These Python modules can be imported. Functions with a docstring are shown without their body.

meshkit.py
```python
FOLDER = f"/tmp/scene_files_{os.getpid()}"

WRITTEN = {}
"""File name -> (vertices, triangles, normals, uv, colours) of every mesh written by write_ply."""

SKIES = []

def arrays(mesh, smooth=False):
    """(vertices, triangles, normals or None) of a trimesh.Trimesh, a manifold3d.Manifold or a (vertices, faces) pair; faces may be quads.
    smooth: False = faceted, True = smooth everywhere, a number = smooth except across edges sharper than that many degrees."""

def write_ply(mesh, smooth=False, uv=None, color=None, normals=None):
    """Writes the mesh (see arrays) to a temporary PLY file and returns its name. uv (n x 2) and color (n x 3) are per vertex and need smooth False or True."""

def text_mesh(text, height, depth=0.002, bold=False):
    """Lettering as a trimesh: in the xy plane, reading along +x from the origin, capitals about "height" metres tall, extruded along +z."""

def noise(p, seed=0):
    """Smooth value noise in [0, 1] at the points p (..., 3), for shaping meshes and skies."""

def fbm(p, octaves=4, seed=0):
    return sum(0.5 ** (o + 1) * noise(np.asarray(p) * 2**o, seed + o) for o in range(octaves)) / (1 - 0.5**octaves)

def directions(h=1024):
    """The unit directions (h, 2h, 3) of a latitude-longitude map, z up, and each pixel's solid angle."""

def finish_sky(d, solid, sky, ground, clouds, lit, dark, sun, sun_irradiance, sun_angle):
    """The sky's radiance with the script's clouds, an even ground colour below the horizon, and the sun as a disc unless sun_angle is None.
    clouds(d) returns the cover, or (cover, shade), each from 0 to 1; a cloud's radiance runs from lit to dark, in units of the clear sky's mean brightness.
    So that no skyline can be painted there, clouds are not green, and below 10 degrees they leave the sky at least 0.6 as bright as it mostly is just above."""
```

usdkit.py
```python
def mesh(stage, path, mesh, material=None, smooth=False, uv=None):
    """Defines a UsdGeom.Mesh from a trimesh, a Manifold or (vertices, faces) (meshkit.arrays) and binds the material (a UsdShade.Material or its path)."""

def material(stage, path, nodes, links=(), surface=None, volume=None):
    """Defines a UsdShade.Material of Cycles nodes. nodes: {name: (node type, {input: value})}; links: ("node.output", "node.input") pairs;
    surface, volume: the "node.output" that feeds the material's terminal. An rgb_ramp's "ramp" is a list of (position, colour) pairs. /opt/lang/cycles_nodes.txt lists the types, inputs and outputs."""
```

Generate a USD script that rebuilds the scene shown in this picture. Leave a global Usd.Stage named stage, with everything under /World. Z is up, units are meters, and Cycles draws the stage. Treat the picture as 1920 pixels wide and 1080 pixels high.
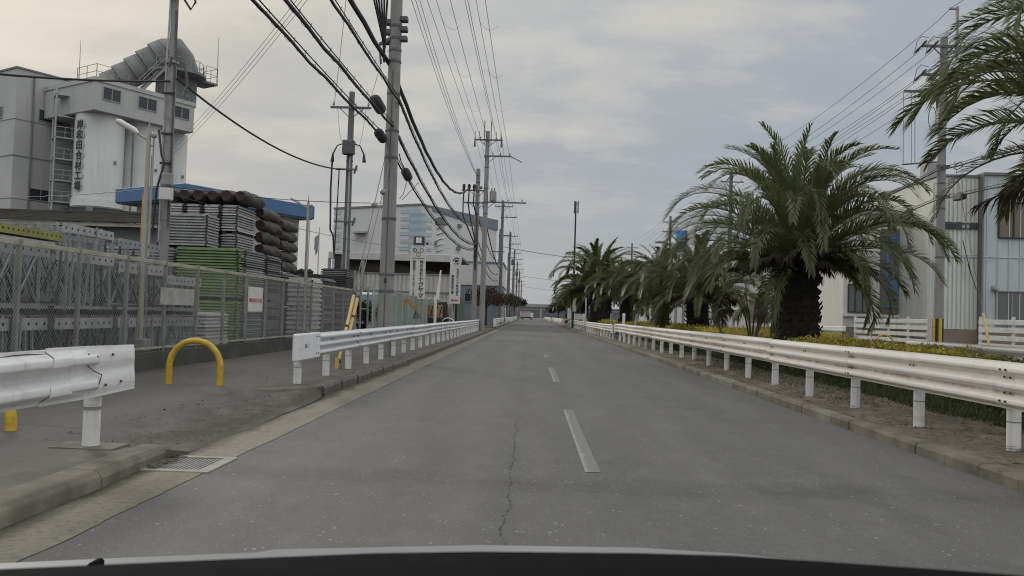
import math, random
import numpy as np, trimesh, usdkit
from pxr import Usd, UsdGeom, UsdLux, UsdShade, Gf, Sdf, Vt
from shapely.geometry import Polygon, LineString

stage = Usd.Stage.CreateInMemory()
UsdGeom.SetStageUpAxis(stage, 'Z')
UsdGeom.SetStageMetersPerUnit(stage, 1.0)
UsdGeom.Xform.Define(stage, '/World')
UsdGeom.Scope.Define(stage, '/World/Looks')

# ------------------------------------------------------------------ camera, sky, sun, exposure
# x right, y along the road, z up; the road surface is z = 0.  The phone looks down the road
# from a car, 1.35 m up, tilted a little up, a little left and rolled 1.75 degrees.
EYE = np.array([0, 0, 1.35])
FL = 1550.0 / 1920.0 * 36.0
roll = math.radians(1.75)
_f = np.array([34 / 1550., -51 / 1550., 1.0]); _f /= np.linalg.norm(_f)
_u = np.array([math.sin(roll), math.cos(roll), 0.0]); _u -= _f * (_u @ _f); _u /= np.linalg.norm(_u)
_M = np.stack([np.cross(_u, _f), _f, _u])
cam = UsdGeom.Camera.Define(stage, '/World/camera')
cam.CreateFocalLengthAttr(FL); cam.CreateHorizontalApertureAttr(36.0); cam.CreateVerticalApertureAttr(20.25)
cam.CreateClippingRangeAttr(Gf.Vec2f(0.05, 20000))
r_, u_, b_ = _M[:, 0], _M[:, 1], -_M[:, 2]
cam.AddTransformOp().Set(Gf.Matrix4d(*r_, 0, *u_, 0, *b_, 0, *EYE, 1))
cam.CreateExposureAttr(0.06)
cam.CreateFStopAttr(10.0); cam.CreateFocusDistanceAttr(15.0)

SUN_AZ, SUN_EL = math.radians(-38), math.radians(24)      # behind the cloud, ahead and to the left
SUN = np.array([math.sin(SUN_AZ) * math.cos(SUN_EL), math.cos(SUN_AZ) * math.cos(SUN_EL), math.sin(SUN_EL)])
sun = UsdLux.DistantLight.Define(stage, '/World/sun')
sun.CreateIntensityAttr(0.30); sun.CreateAngleAttr(16.0); sun.CreateNormalizeAttr(True)
sun.CreateColorAttr(Gf.Vec3f(1.0, 0.95, 0.86))
_z = SUN; _x = np.cross([0, 0, 1], _z); _x /= np.linalg.norm(_x); _y = np.cross(_z, _x)
sun.AddTransformOp().Set(Gf.Matrix4d(*_x, 0, *_y, 0, *_z, 0, 0, 0, 50, 1))


class G:
    """A small builder for node graphs: n(kind, output, **inputs) adds a node and returns 'node.output'."""
    def __init__(s): s.nodes, s.links = {}, []
    def n(s, kind, out, **inp):
        name = f'n{len(s.nodes)}'; vals = {}
        for k, v in inp.items():
            if isinstance(v, str) and v[:1] == 'n' and '.' in v: s.links.append((v, f'{name}.{k}'))
            else: vals[k] = v
        s.nodes[name] = (kind, vals)
        return f'{name}.{out}'
    def m(s, op, a, b=0.0, c=0.0): return s.n('math', 'value', math_type=op, value1=a, value2=b, value3=c)
    def mix(s, f, a, b, kind='mix'): return s.n('mix', 'color', mix_type=kind, fac=f, color1=a, color2=b)
    def noise(s, vec, scale, detail=3.0, rough=0.55, out='fac'): return s.n('noise_texture', out, vector=vec, scale=scale, detail=detail, roughness=rough)
    def ramp(s, f, stops): return s.n('rgb_ramp', 'color', ramp=stops, fac=f)
    def step(s, f, a, b, lo=0.0, hi=1.0): return s.n('map_range', 'result', range_type='linear', value=f, from_min=a, from_max=b, to_min=lo, to_max=hi, clamp=True)
    def scaled(s, vec, sx, sy, sz): return s.n('mapping', 'vector', mapping_type='point', vector=vec, scale=(sx, sy, sz))
    def build(s, name, surface): return usdkit.material(stage, f'/World/Looks/{name}', s.nodes, s.links, surface=surface)


def sky_material():
    g = G()
    d = g.n('texture_coordinate', 'generated')
    sx = g.n('separate_xyz', 'z', vector=d)
    z = g.m('maximum', sx, 0.0)
    # flat cloud sheets: the direction projected onto a ceiling
    inv = g.m('divide', 1.0, g.m('add', z, 0.22))
    flat = g.n('vector_math', 'vector', math_type='multiply', vector1=d, vector2=g.n('combine_xyz', 'vector', x=inv, y=inv, z=0.0))
    n1 = g.noise(g.scaled(flat, 0.9, 1.5, 1.0), 1.15, 5.0, 0.55)
    n2 = g.noise(g.scaled(flat, 1.4, 2.6, 1.0), 2.7, 5.0, 0.6)
    cloud = g.m('add', g.m('multiply', n1, 0.65), g.m('multiply', n2, 0.35))
    base = g.ramp(z, [(0, (.400, .418, .432)), (.10, (.380, .396, .412)), (.20, (.395, .410, .420)), (.32, (.52, .525, .505)), (.45, (.565, .565, .545)), (.7, (.86, .875, .89)), (1, (1.12, 1.14, 1.16))])
    dot = g.n('vector_math', 'value', math_type='dot_product', vector1=d, vector2=tuple(SUN))
    warm = g.m('multiply', g.step(dot, 0.84, 1.0), g.step(z, .10, .30, .35, 1.0))
    cool = g.m('multiply', g.step(dot, 0.86, 0.60), g.step(dot, -.1, .45, .35, 1.0))
    c = g.mix(g.m('multiply', cool, 0.78), base, (.355, .388, .438))
    c = g.mix(g.m('multiply', g.step(z, .45, .75), 1.0), c, base)
    c = g.mix(g.m('multiply', warm, 0.66), c, (.555, .515, .43))
    # cloud tops and bases
    c = g.mix(g.m('multiply', g.step(cloud, .47, .62, 0, .62), g.step(z, .08, .24, .25, 1.0)), c, (.66, .625, .545))
    c = g.mix(g.step(cloud, .51, .36, 0, .50), c, (.345, .365, .392))
    lit = g.n('vector_math', 'vector', math_type='scale', vector1=c, scale=SKY_GAIN * 10.0)
    sky = g.n('sky_texture', 'color', sky_type='single_scattering', sun_disc=False, sun_elevation=SUN_EL, sun_rotation=SUN_AZ, altitude=20.0, air_density=1.0, aerosol_density=2.0)
    allc = g.mix(0.94, sky, lit)
    bg = g.n('background_shader', 'background', color=allc, strength=0.1)
    return g.build('sky_overcast', bg)


SKY_GAIN = 1.0
dome = UsdLux.DomeLight.Define(stage, '/World/sky')
UsdShade.MaterialBindingAPI.Apply(dome.GetPrim()).Bind(sky_material())
dome.GetPrim().SetCustomDataByKey('label', 'pale grey evening cloud cover over the whole scene')
dome.GetPrim().SetCustomDataByKey('kind', 'structure')

# ------------------------------------------------------------------ meshes, things, parts
COUNT, LOC = {}, {}


def numbered(parent, name):
    k = f'{parent}/{name}'
    n = COUNT.get(k, 0); COUNT[k] = n + 1
    return k if n == 0 else f'{k}_{n:03d}'


def tag(prim, label=None, cat=None, group=None, kind=None):
    for k, v in (('label', label), ('category', cat), ('group', group), ('kind', kind)):
        if v: prim.SetCustomDataByKey(k, v)


def thing(name, label, cat, loc=(0, 0, 0), rz=0.0, group=None, kind=None, scale=None):
    p = numbered('/World', name)
    x = UsdGeom.Xform.Define(stage, p)
    x.AddTranslateOp().Set(Gf.Vec3d(*map(float, loc)))
    if rz: x.AddRotateZOp().Set(float(rz))
    if scale: x.AddScaleOp().Set(Gf.Vec3f(scale, scale, scale))
    tag(x.GetPrim(), label, cat, group, kind)
    LOC[p] = np.array(loc, float)
    return p


def copy_of(src, label, loc, rz=0.0, scale=None, group=None):
    pr = stage.GetPrimAtPath(src)
    name = src.rsplit('/', 1)[1].rstrip('0123456789').rstrip('_')
    p = numbered('/World', name)
    x = UsdGeom.Xform.Define(stage, p)
    q = x.GetPrim()
    q.GetReferences().AddInternalReference(src)
    x.ClearXformOpOrder()
    x.AddTranslateOp(opSuffix='c').Set(Gf.Vec3d(*map(float, loc)))
    x.AddRotateZOp(opSuffix='c').Set(float(rz))
    s = scale or 1.0
    x.AddScaleOp(opSuffix='c').Set(Gf.Vec3f(s, s, s))
    q.SetInstanceable(True)
    cd = pr.GetCustomData()
    tag(q, label, cd.get('category'), group or cd.get('group'))
    return p


class MB:
    def __init__(s): s.v, s.f, s.n = [], [], 0
    def add(s, v, f):
        v = np.asarray(v, float).reshape(-1, 3); f = np.asarray(f, int)
        if f.shape[1] == 4: f = np.vstack([f[:, [0, 1, 2]], f[:, [0, 2, 3]]])
        s.v.append(v); s.f.append(f + s.n); s.n += len(v); return s
    def mesh(s, m): return s.add(m.vertices, m.faces)
    def box(s, x0, x1, y0, y1, z0, z1):
        v = [(x, y, z) for x in (x0, x1) for y in (y0, y1) for z in (z0, z1)]
        return s.add(v, [(0, 1, 3, 2), (4, 6, 7, 5), (0, 4, 5, 1), (2, 3, 7, 6), (0, 2, 6, 4), (1, 5, 7, 3)])
    def bbox(s, x0, x1, y0, y1, z0, z1, c=0.01):
        """a box with chamfered edges"""
        pts = []
        for x, sx in ((x0, 1), (x1, -1)):
            for y, sy in ((y0, 1), (y1, -1)):
                for z, sz in ((z0, 1), (z1, -1)):
                    pts += [(x + sx * c, y + sy * c, z), (x + sx * c, y, z + sz * c), (x, y + sy * c, z + sz * c)]
        h = trimesh.convex.convex_hull(np.array(pts)); return s.mesh(h)
    def bar(s, a, b, w, h=None, up=(0, 0, 1)):
        """a square bar from a to b"""
        a, b = np.array(a, float), np.array(b, float); h = h or w
        d = b - a; d /= np.linalg.norm(d) + 1e-12
        u = np.array(up, float)
        if abs(d @ u) > .97: u = np.array([1.0, 0, 0])
        r = np.cross(d, u); r /= np.linalg.norm(r); q = np.cross(r, d)
        c = [(-w / 2, -h / 2), (w / 2, -h / 2), (w / 2, h / 2), (-w / 2, h / 2)]
        v = [p + r * i + q * j for p in (a, b) for i, j in c]
        return s.add(v, [(0, 1, 5, 4), (1, 2, 6, 5), (2, 3, 7, 6), (3, 0, 4, 7), (3, 2, 1, 0), (4, 5, 6, 7)])
    def tube(s, pts, r, n=8, caps=True):
        p = np.asarray(pts, float); k = len(p)
        r = np.broadcast_to(np.asarray(r, float), (k,))
        t = np.gradient(p, axis=0); t /= np.linalg.norm(t, axis=1, keepdims=True) + 1e-12
        a = np.zeros_like(p); ref = np.array([0, 0, 1.0]) if abs(t[0][2]) < .9 else np.array([1.0, 0, 0])
        for i in range(k):
            ref = ref - t[i] * (ref @ t[i]); ref /= np.linalg.norm(ref) + 1e-12; a[i] = ref
        b = np.cross(t, a); g = np.arange(n) * 2 * np.pi / n
        v = (p[:, None] + r[:, None, None] * (np.cos(g)[None, :, None] * a[:, None] + np.sin(g)[None, :, None] * b[:, None])).reshape(-1, 3)
        i, j = np.meshgrid(np.arange(k - 1), np.arange(n), indexing='ij')
        q = np.stack([i * n + j, i * n + (j + 1) % n, (i + 1) * n + (j + 1) % n, (i + 1) * n + j], -1).reshape(-1, 4)
        f = np.vstack([q[:, [0, 1, 2]], q[:, [0, 2, 3]]])
        if caps and n > 2:
            e = np.array([(0, l + 1, l) for l in range(1, n - 1)])
            o = (k - 1) * n
            f = np.vstack([f, e, np.array([(o, o + l, o + l + 1) for l in range(1, n - 1)])])
        return s.add(v, f)
    def cyl(s, a, b, r0, r1=None, n=12): return s.tube([a, b], [r0, r0 if r1 is None else r1], n)
    def poly(s, pts): # a flat convex polygon
        return s.add(pts, [(0, i, i + 1) for i in range(1, len(pts) - 1)])
    def sheet(s, x0, x1, y0, y1, z, nx=1, ny=1):
        xs, ys = np.linspace(x0, x1, nx + 1), np.linspace(y0, y1, ny + 1)
        v = [(x, y, z) for y in ys for x in xs]
        return s.add(v, [(j * (nx + 1) + i, j * (nx + 1) + i + 1, (j + 1) * (nx + 1) + i + 1, (j + 1) * (nx + 1) + i) for j in range(ny) for i in range(nx)])
    def extrude(s, prof, y0, y1, closed=True, x=0.0):
        """a profile of (x, z) points swept along y"""
        k = len(prof)
        v = [(x + a, y, b) for y in (y0, y1) for a, b in prof]
        f = [(i, (i + 1) % k, (i + 1) % k + k, i + k) for i in range(k if closed else k - 1)]
        s.add(v, f)
        if closed:
            t = trimesh.creation.triangulate_polygon(Polygon(prof), engine='earcut')
            s.add([(x + a, y0, b) for a, b in t[0]], t[1]); s.add([(x + a, y1, b) for a, b in t[0]], np.array(t[1])[:, ::-1])
        return s
    def arr(s): return np.vstack(s.v), np.vstack(s.f)


def put(path, mb, mat, smooth=False):
    m = mb.arr() if isinstance(mb, MB) else mb
    usdkit.mesh(stage, path, m, mat, smooth=smooth)
    return path


def part(name, mb, mat, parent, smooth=False, world=False, label=None, kind=None):
    if world:
        v, f = mb.arr(); mb = (v - LOC[parent], f)
    p = put(numbered(parent, name), mb, mat, smooth)
    LOC[p] = LOC.get(parent, np.zeros(3))
    if label or kind: tag(stage.GetPrimAtPath(p), label, None, None, kind)
    return p


def solo(name, mb, mat, label, cat, group=None, smooth=False):
    p = put(numbered('/World', name), mb, mat, smooth); tag(stage.GetPrimAtPath(p), label, cat, group); return p


def setting(name, mb, mat, label=None, kind='structure', smooth=False):
    p = put(numbered('/World', name), mb, mat, smooth); tag(stage.GetPrimAtPath(p), label, None, None, kind); LOC[p] = np.zeros(3); return p


# ------------------------------------------------------------------ materials
def mat(name, col, rough=.6, var=.12, scale=2.5, detail=4, col2=None, metal=0.0, bump=0.0, bscale=60, spec=.5, streak=0.0, stretch=(1, 1, 1)):
    """a plain material with mottling, optional streaks of dirt running down, optional fine relief"""
    g = G(); pos = g.n('geometry', 'position')
    v = g.scaled(pos, *stretch) if stretch != (1, 1, 1) else pos
    n = g.noise(v, scale, detail)
    c1 = tuple(x * (1 - var) for x in col); c2 = col2 or tuple(x * (1 + var) for x in col)
    c = g.ramp(n, [(.3, c1), (.7, c2)])
    if streak:
        st = g.noise(g.scaled(pos, 6, 6, .35), 1.0, 4)
        c = g.mix(g.step(st, .5, .75, 0, streak), c, tuple(x * .45 for x in (.30, .26, .20)))
    kw = dict(base_color=c, roughness=rough, metallic=metal, specular_ior_level=spec)
    if bump:
        kw['normal'] = g.n('bump', 'normal', height=g.noise(pos, bscale, 3), strength=bump, distance=.01)
    return g.build(name, g.n('principled_bsdf', 'BSDF', **kw))


def leaf_mat(name, stops, rough=.45, trans=.25, scale=3.0):
    g = G(); pos = g.n('geometry', 'position')
    r = g.n('geometry', 'random_per_island')
    f = g.m('add', g.m('multiply', g.noise(pos, scale, 3), .6), g.m('multiply', r, .4))
    c = g.ramp(f, stops)
    a = g.n('principled_bsdf', 'BSDF', base_color=c, roughness=rough, specular_ior_level=.5)
    b = g.n('translucent_bsdf', 'BSDF', color=c)
    return g.build(name, g.n('mix_closure', 'closure', fac=trans, closure1=a, closure2=b))


def asphalt():
    g = G(); pos = g.n('geometry', 'position')
    x, y = g.n('separate_xyz', 'x', vector=pos), g.n('separate_xyz', 'y', vector=pos)
    big = g.noise(g.scaled(pos, 1.6, .22, 1), .9, 4)
    c = g.ramp(big, [(.32, (.104, .102, .097)), (.68, (.138, .135, .129))])
    # darker bands across the lane, the last at a fixed distance ahead
    band = g.noise(g.scaled(pos, .18, 1.1, 1), 1.1, 3)
    c = g.mix(g.step(band, .56, .70, 0, .28), c, (.072, .070, .068))
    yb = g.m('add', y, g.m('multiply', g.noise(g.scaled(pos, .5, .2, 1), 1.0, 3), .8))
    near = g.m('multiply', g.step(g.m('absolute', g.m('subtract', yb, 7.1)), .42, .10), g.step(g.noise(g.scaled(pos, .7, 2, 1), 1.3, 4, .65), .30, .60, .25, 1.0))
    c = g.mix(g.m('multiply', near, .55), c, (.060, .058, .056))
    fine = g.noise(pos, 45, 3, .7)
    c = g.mix(g.step(fine, .40, .66, 0, .42), c, (.085, .083, .08))
    c = g.mix(g.step(g.noise(g.scaled(pos, 1, .55, 1), 3.2, 5, .7), .50, .68, 0, .30), c, (.20, .197, .19))
    c = g.mix(g.step(g.noise(g.scaled(pos, 1, .5, 1), 2.3, 5, .7), .50, .30, 0, .30), c, (.095, .093, .09))
    # pale stones in the worn surface
    vor = g.n('voronoi_texture', 'distance', vector=pos, scale=24.0)
    pick = g.n('voronoi_texture', 'color', vector=pos, scale=24.0)
    pr = g.n('separate_color', 'r', color=pick)
    size = g.step(g.n('separate_color', 'g', color=pick), 0, 1, .10, .30)
    speck = g.m('multiply', g.m('less_than', vor, size), g.step(pr, .87, .95))
    c = g.mix(g.m('multiply', speck, .62), c, (.42, .41, .38))
    vor2 = g.n('voronoi_texture', 'distance', vector=pos, scale=58.0); p2_ = g.n('separate_color', 'r', color=g.n('voronoi_texture', 'color', vector=pos, scale=58.0))
    c = g.mix(g.m('multiply', g.m('less_than', vor2, .32), g.step(p2_, .80, .98, 0, .6)), c, (.36, .35, .33))
    c = g.mix(g.m('multiply', g.m('less_than', vor2, .32), g.step(p2_, .16, .02, 0, .6)), c, (.05, .05, .048))
    # wheel tracks polished a little paler
    for x0 in (-1.95, -.55, 1.75, 3.15):
        tr = g.m('multiply', g.step(g.m('absolute', g.m('subtract', g.m('add', x, g.m('multiply', g.m('subtract', g.noise(g.scaled(pos, 0, .25, 0), 1.0, 2), .5), .3)), x0)), .34, .10), g.step(g.noise(g.scaled(pos, 1, .3, 1), .7, 3), .3, .6, .4, 1.0))
        c = g.mix(g.m('multiply', tr, .20), c, (.18, .177, .168))
    # the crack
    w = g.m('add', g.m('multiply', g.m('subtract', g.noise(g.scaled(pos, 0, 1, 0), 1.6, 2), .5), .16),
            g.m('multiply', g.m('subtract', g.noise(g.scaled(pos, 0, 1, 0), 9, 4, .8), .5), .09))
    dist = g.m('absolute', g.m('subtract', g.m('add', x, .12), w))
    width = g.m('multiply', g.step(g.noise(pos, 11, 4, .7), .42, .64), .013)
    crack = g.m('multiply', g.m('less_than', dist, width), g.m('multiply', g.step(y, 12.0, 9.0), g.step(y, 2.0, 3.0)))
    c = g.mix(g.m('multiply', g.step(g.m('absolute', g.m('add', x, .13)), .09, .02), g.m('multiply', g.step(y, 60., 20.), g.step(g.noise(pos, 5, 4, .7), .4, .65, 0, .35))), c, (.08, .078, .075))
    c = g.mix(g.m('multiply', crack, .88), c, (.025, .025, .024))
    nb = g.n('bump', 'normal', height=g.m('add', g.m('multiply', fine, .6), g.m('multiply', crack, -1.5)), strength=.35, distance=.008)
    return g.build('worn_asphalt', g.n('principled_bsdf', 'BSDF', base_color=c, roughness=.75, specular_ior_level=.40, normal=nb))


def pavement():
    g = G(); pos = g.n('geometry', 'position')
    x, y = g.n('separate_xyz', 'x', vector=pos), g.n('separate_xyz', 'y', vector=pos)
    c = g.ramp(g.noise(g.scaled(pos, 1, .4, 1), .9, 5), [(.3, (.105, .098, .09)), (.7, (.155, .147, .137))])
    c = g.mix(g.step(g.noise(pos, 50, 3, .7), .4, .65, 0, .35), c, (.07, .066, .06))
    # damp soil and grit swept into the hollow by the kerb
    soil = g.m('multiply', g.step(x, -4.5, -3.5), g.m('multiply', g.step(y, 6.5, 8.5), g.step(y, 15.5, 12.5)))
    blot = g.noise(g.scaled(pos, 1.2, .5, 1), 1.6, 5, .65)
    c = g.mix(g.m('multiply', soil, g.step(blot, .36, .58, 0, .9)), c, (.042, .036, .029))
    c = g.mix(g.m('multiply', soil, g.step(g.noise(pos, 14, 4, .7), .62, .72, 0, .8)), c, (.17, .155, .13))
    jn = g.m('multiply', g.m('less_than', g.m('absolute', g.m('subtract', g.m('add', y, g.m('multiply', g.noise(pos, 3, 3), .05)), 8.05)), .009), g.step(x, -4.2, -4.3))
    c = g.mix(g.m('multiply', jn, .85), c, (.02, .019, .017))
    c = g.mix(g.step(g.noise(g.scaled(pos, 1, .45, 1), 2.6, 5, .7), .54, .70, 0, .4), c, (.19, .18, .165))
    edge = g.m('multiply', g.step(x, -3.9, -3.3), g.step(g.noise(pos, 1.4, 5, .65), .42, .6, 0, .75))
    c = g.mix(edge, c, (.055, .048, .038))
    nb = g.n('bump', 'normal', height=g.noise(pos, 50, 3, .7), strength=.3, distance=.008)
    return g.build('pavement_asphalt', g.n('principled_bsdf', 'BSDF', base_color=c, roughness=.85, specular_ior_level=.3, normal=nb))


def road_paint():
    g = G(); pos = g.n('geometry', 'position')
    wear = g.m('add', g.m('multiply', g.noise(pos, 38, 5, .8), .6), g.m('multiply', g.noise(pos, 9, 3, .7), .4)); patch = g.noise(g.scaled(pos, 3, .6, 1), 1.5, 3)
    x = g.n('separate_xyz', 'x', vector=pos)
    f = g.step(g.m('add', g.m('add', g.m('multiply', wear, .6), g.m('multiply', patch, .4)), g.step(x, .53, .60, .12, -.10)), .52, .68)
    c = g.mix(g.m('multiply', f, .72), (.185, .182, .175), (.42, .41, .39))
    return g.build('worn_road_paint', g.n('principled_bsdf', 'BSDF', base_color=c, roughness=.8))


def rail_paint(name, base, stain, line=None):
    g = G(); pos = g.n('geometry', 'position')
    c = g.ramp(g.noise(g.scaled(pos, 1, .3, 1), 1.6, 4), [(.3, tuple(k * .90 for k in base)), (.7, base)])
    st = g.noise(g.scaled(pos, 2, 1.2, 9), 1.0, 5, .65)
    c = g.mix(g.step(st, .55, .75, 0, .55), c, stain)
    c = g.mix(g.step(g.noise(pos, 22, 4, .7), .66, .74, 0, .7), c, (.10, .085, .07))
    drip = g.noise(g.scaled(pos, 9, 9, .7), 1.0, 4, .6)
    c = g.mix(g.step(drip, .56, .74, 0, .42), c, stain)
    if line:   # rust that has collected along the lower valley of the beam
        z = g.n('separate_xyz', 'z', vector=pos)
        near = g.step(g.m('absolute', g.m('subtract', z, line)), .030, .006)
        c = g.mix(g.m('multiply', near, g.step(g.noise(g.scaled(pos, 1, 1, 0), 3.0, 5, .75), .38, .62, .05, .85)), c, (.36, .24, .15))
    return g.build(name, g.n('principled_bsdf', 'BSDF', base_color=c, roughness=.55, specular_ior_level=.4))


def glass_dark(name, col):
    g = G()
    a = g.n('principled_bsdf', 'BSDF', base_color=col, roughness=.08, specular_ior_level=.6)
    return g.build(name, a)


M = {}
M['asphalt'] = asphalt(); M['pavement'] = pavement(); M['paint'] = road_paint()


def gutter_mat():
    g = G(); pos = g.n('geometry', 'position'); x = g.n('separate_xyz', 'x', vector=pos)
    c = g.ramp(g.noise(g.scaled(pos, 1.5, .6, 1), 1.6, 6, .65), [(.32, (.185, .168, .132)), (.68, (.275, .255, .212))])
    c = g.mix(g.step(g.noise(pos, 24, 4, .75), .50, .68, 0, .55), c, (.30, .285, .25))
    c = g.mix(g.step(g.noise(pos, 19, 4, .75), .50, .34, 0, .5), c, (.09, .08, .062))
    foot = g.step(g.m('add', x, g.m('multiply', g.m('subtract', g.noise(g.scaled(pos, 1, .5, 1), 2.4, 5, .7), .5), .5)), -2.92, -3.08)
    c = g.mix(g.m('multiply', foot, .85), c, (.052, .044, .034))
    nb = g.n('bump', 'normal', height=g.noise(pos, 40, 3, .7), strength=.35, distance=.01)
    return g.build('gutter_concrete', g.n('principled_bsdf', 'BSDF', base_color=c, roughness=.85, specular_ior_level=.3, normal=nb))


M['concrete'] = gutter_mat()
M['kerb'] = mat('kerb_concrete', (.155, .14, .115), .85, .38, 3.0, 6, bump=.3, bscale=35)
M['kerb2'] = mat('kerb_concrete_pale', (.205, .195, .17), .85, .22, 3.1, 6, bump=.3, bscale=35)
M['kerbdark'] = mat('kerb_concrete_stained', (.105, .095, .08), .85, .35, 2.5, 6, bump=.3, bscale=30)
M['wallbase'] = mat('dark_stained_concrete', (.055, .052, .047), .9, .35, 1.5, 6, bump=.3, bscale=30)
M['soil'] = mat('median_soil', (.150, .128, .098), .95, .4, 1.3, 6, bump=.6, bscale=22)
M['yard'] = mat('yard_dirt', (.06, .057, .05), .95, .3, .6, 5)
M['land'] = mat('far_ground', (.10, .10, .085), .95, .3, .05, 4)
M['litter'] = leaf_mat('dry_litter', [(.2, (.085, .068, .048)), (.5, (.23, .195, .145)), (.75, (.50, .44, .34))], .9, .0)
M['grass'] = leaf_mat('rough_grass', [(.2, (.035, .05, .018)), (.6, (.07, .095, .03)), (.85, (.13, .13, .06))], .6, .25)
M['rail_w'] = rail_paint('rail_white_cool', (.72, .73, .75), (.42, .41, .40))
M['rail_r'] = rail_paint('rail_white_warm', (.79, .765, .725), (.58, .47, .36), .716)
M['rail_o'] = rail_paint('rail_white_old', (.76, .765, .76), (.42, .39, .35))
M['post'] = rail_paint('post_white', (.74, .73, .72), (.45, .38, .30))
M['band'] = mat('grey_band', (.22, .22, .22), .6)
M['bolt'] = mat('dark_bolt', (.06, .055, .05), .6, .2, 20)
M['yellow'] = mat('yellow_paint', (.46, .30, .03), .55, .10, 9, 6, col2=(.66, .44, .03), streak=.35)
M['yellowpale'] = mat('faded_yellow', (.56, .40, .13), .55, .15, 3)
M['black'] = mat('black_rubber', (.018, .018, .018), .6, .2)
M['galv'] = mat('galvanised_steel', (.40, .41, .42), .5, .16, 5, metal=.35)
M['galvdull'] = mat('dull_galvanised_steel', (.27, .27, .26), .6, .22, 4, metal=.25)
M['wire'] = mat('fence_wire', (.31, .325, .31), .55, .15, 4, metal=.2)
M['fencepost'] = mat('fence_post_grey', (.19, .195, .172), .6, .2, 4)
M['fencetop'] = mat('fence_rail_tan', (.34, .33, .26), .6, .25, 3)
M['polec'] = mat('pole_concrete', (.25, .245, .235), .85, .14, 2.2, 6, stretch=(2, 2, .4), bump=.15, bscale=30)
M['poled'] = mat('pole_concrete_dark', (.14, .14, .14), .85, .14, 2.2, 6, stretch=(2, 2, .4))
M['cable'] = mat('cable_black', (.022, .022, .024), .6, .2)
M['cablegrey'] = mat('cable_grey', (.09, .09, .095), .6, .2)
M['insul'] = mat('insulator', (.30, .29, .28), .35, .15)
M['armsteel'] = mat('arm_steel', (.12, .12, .125), .55, .2, metal=.2)
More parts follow.
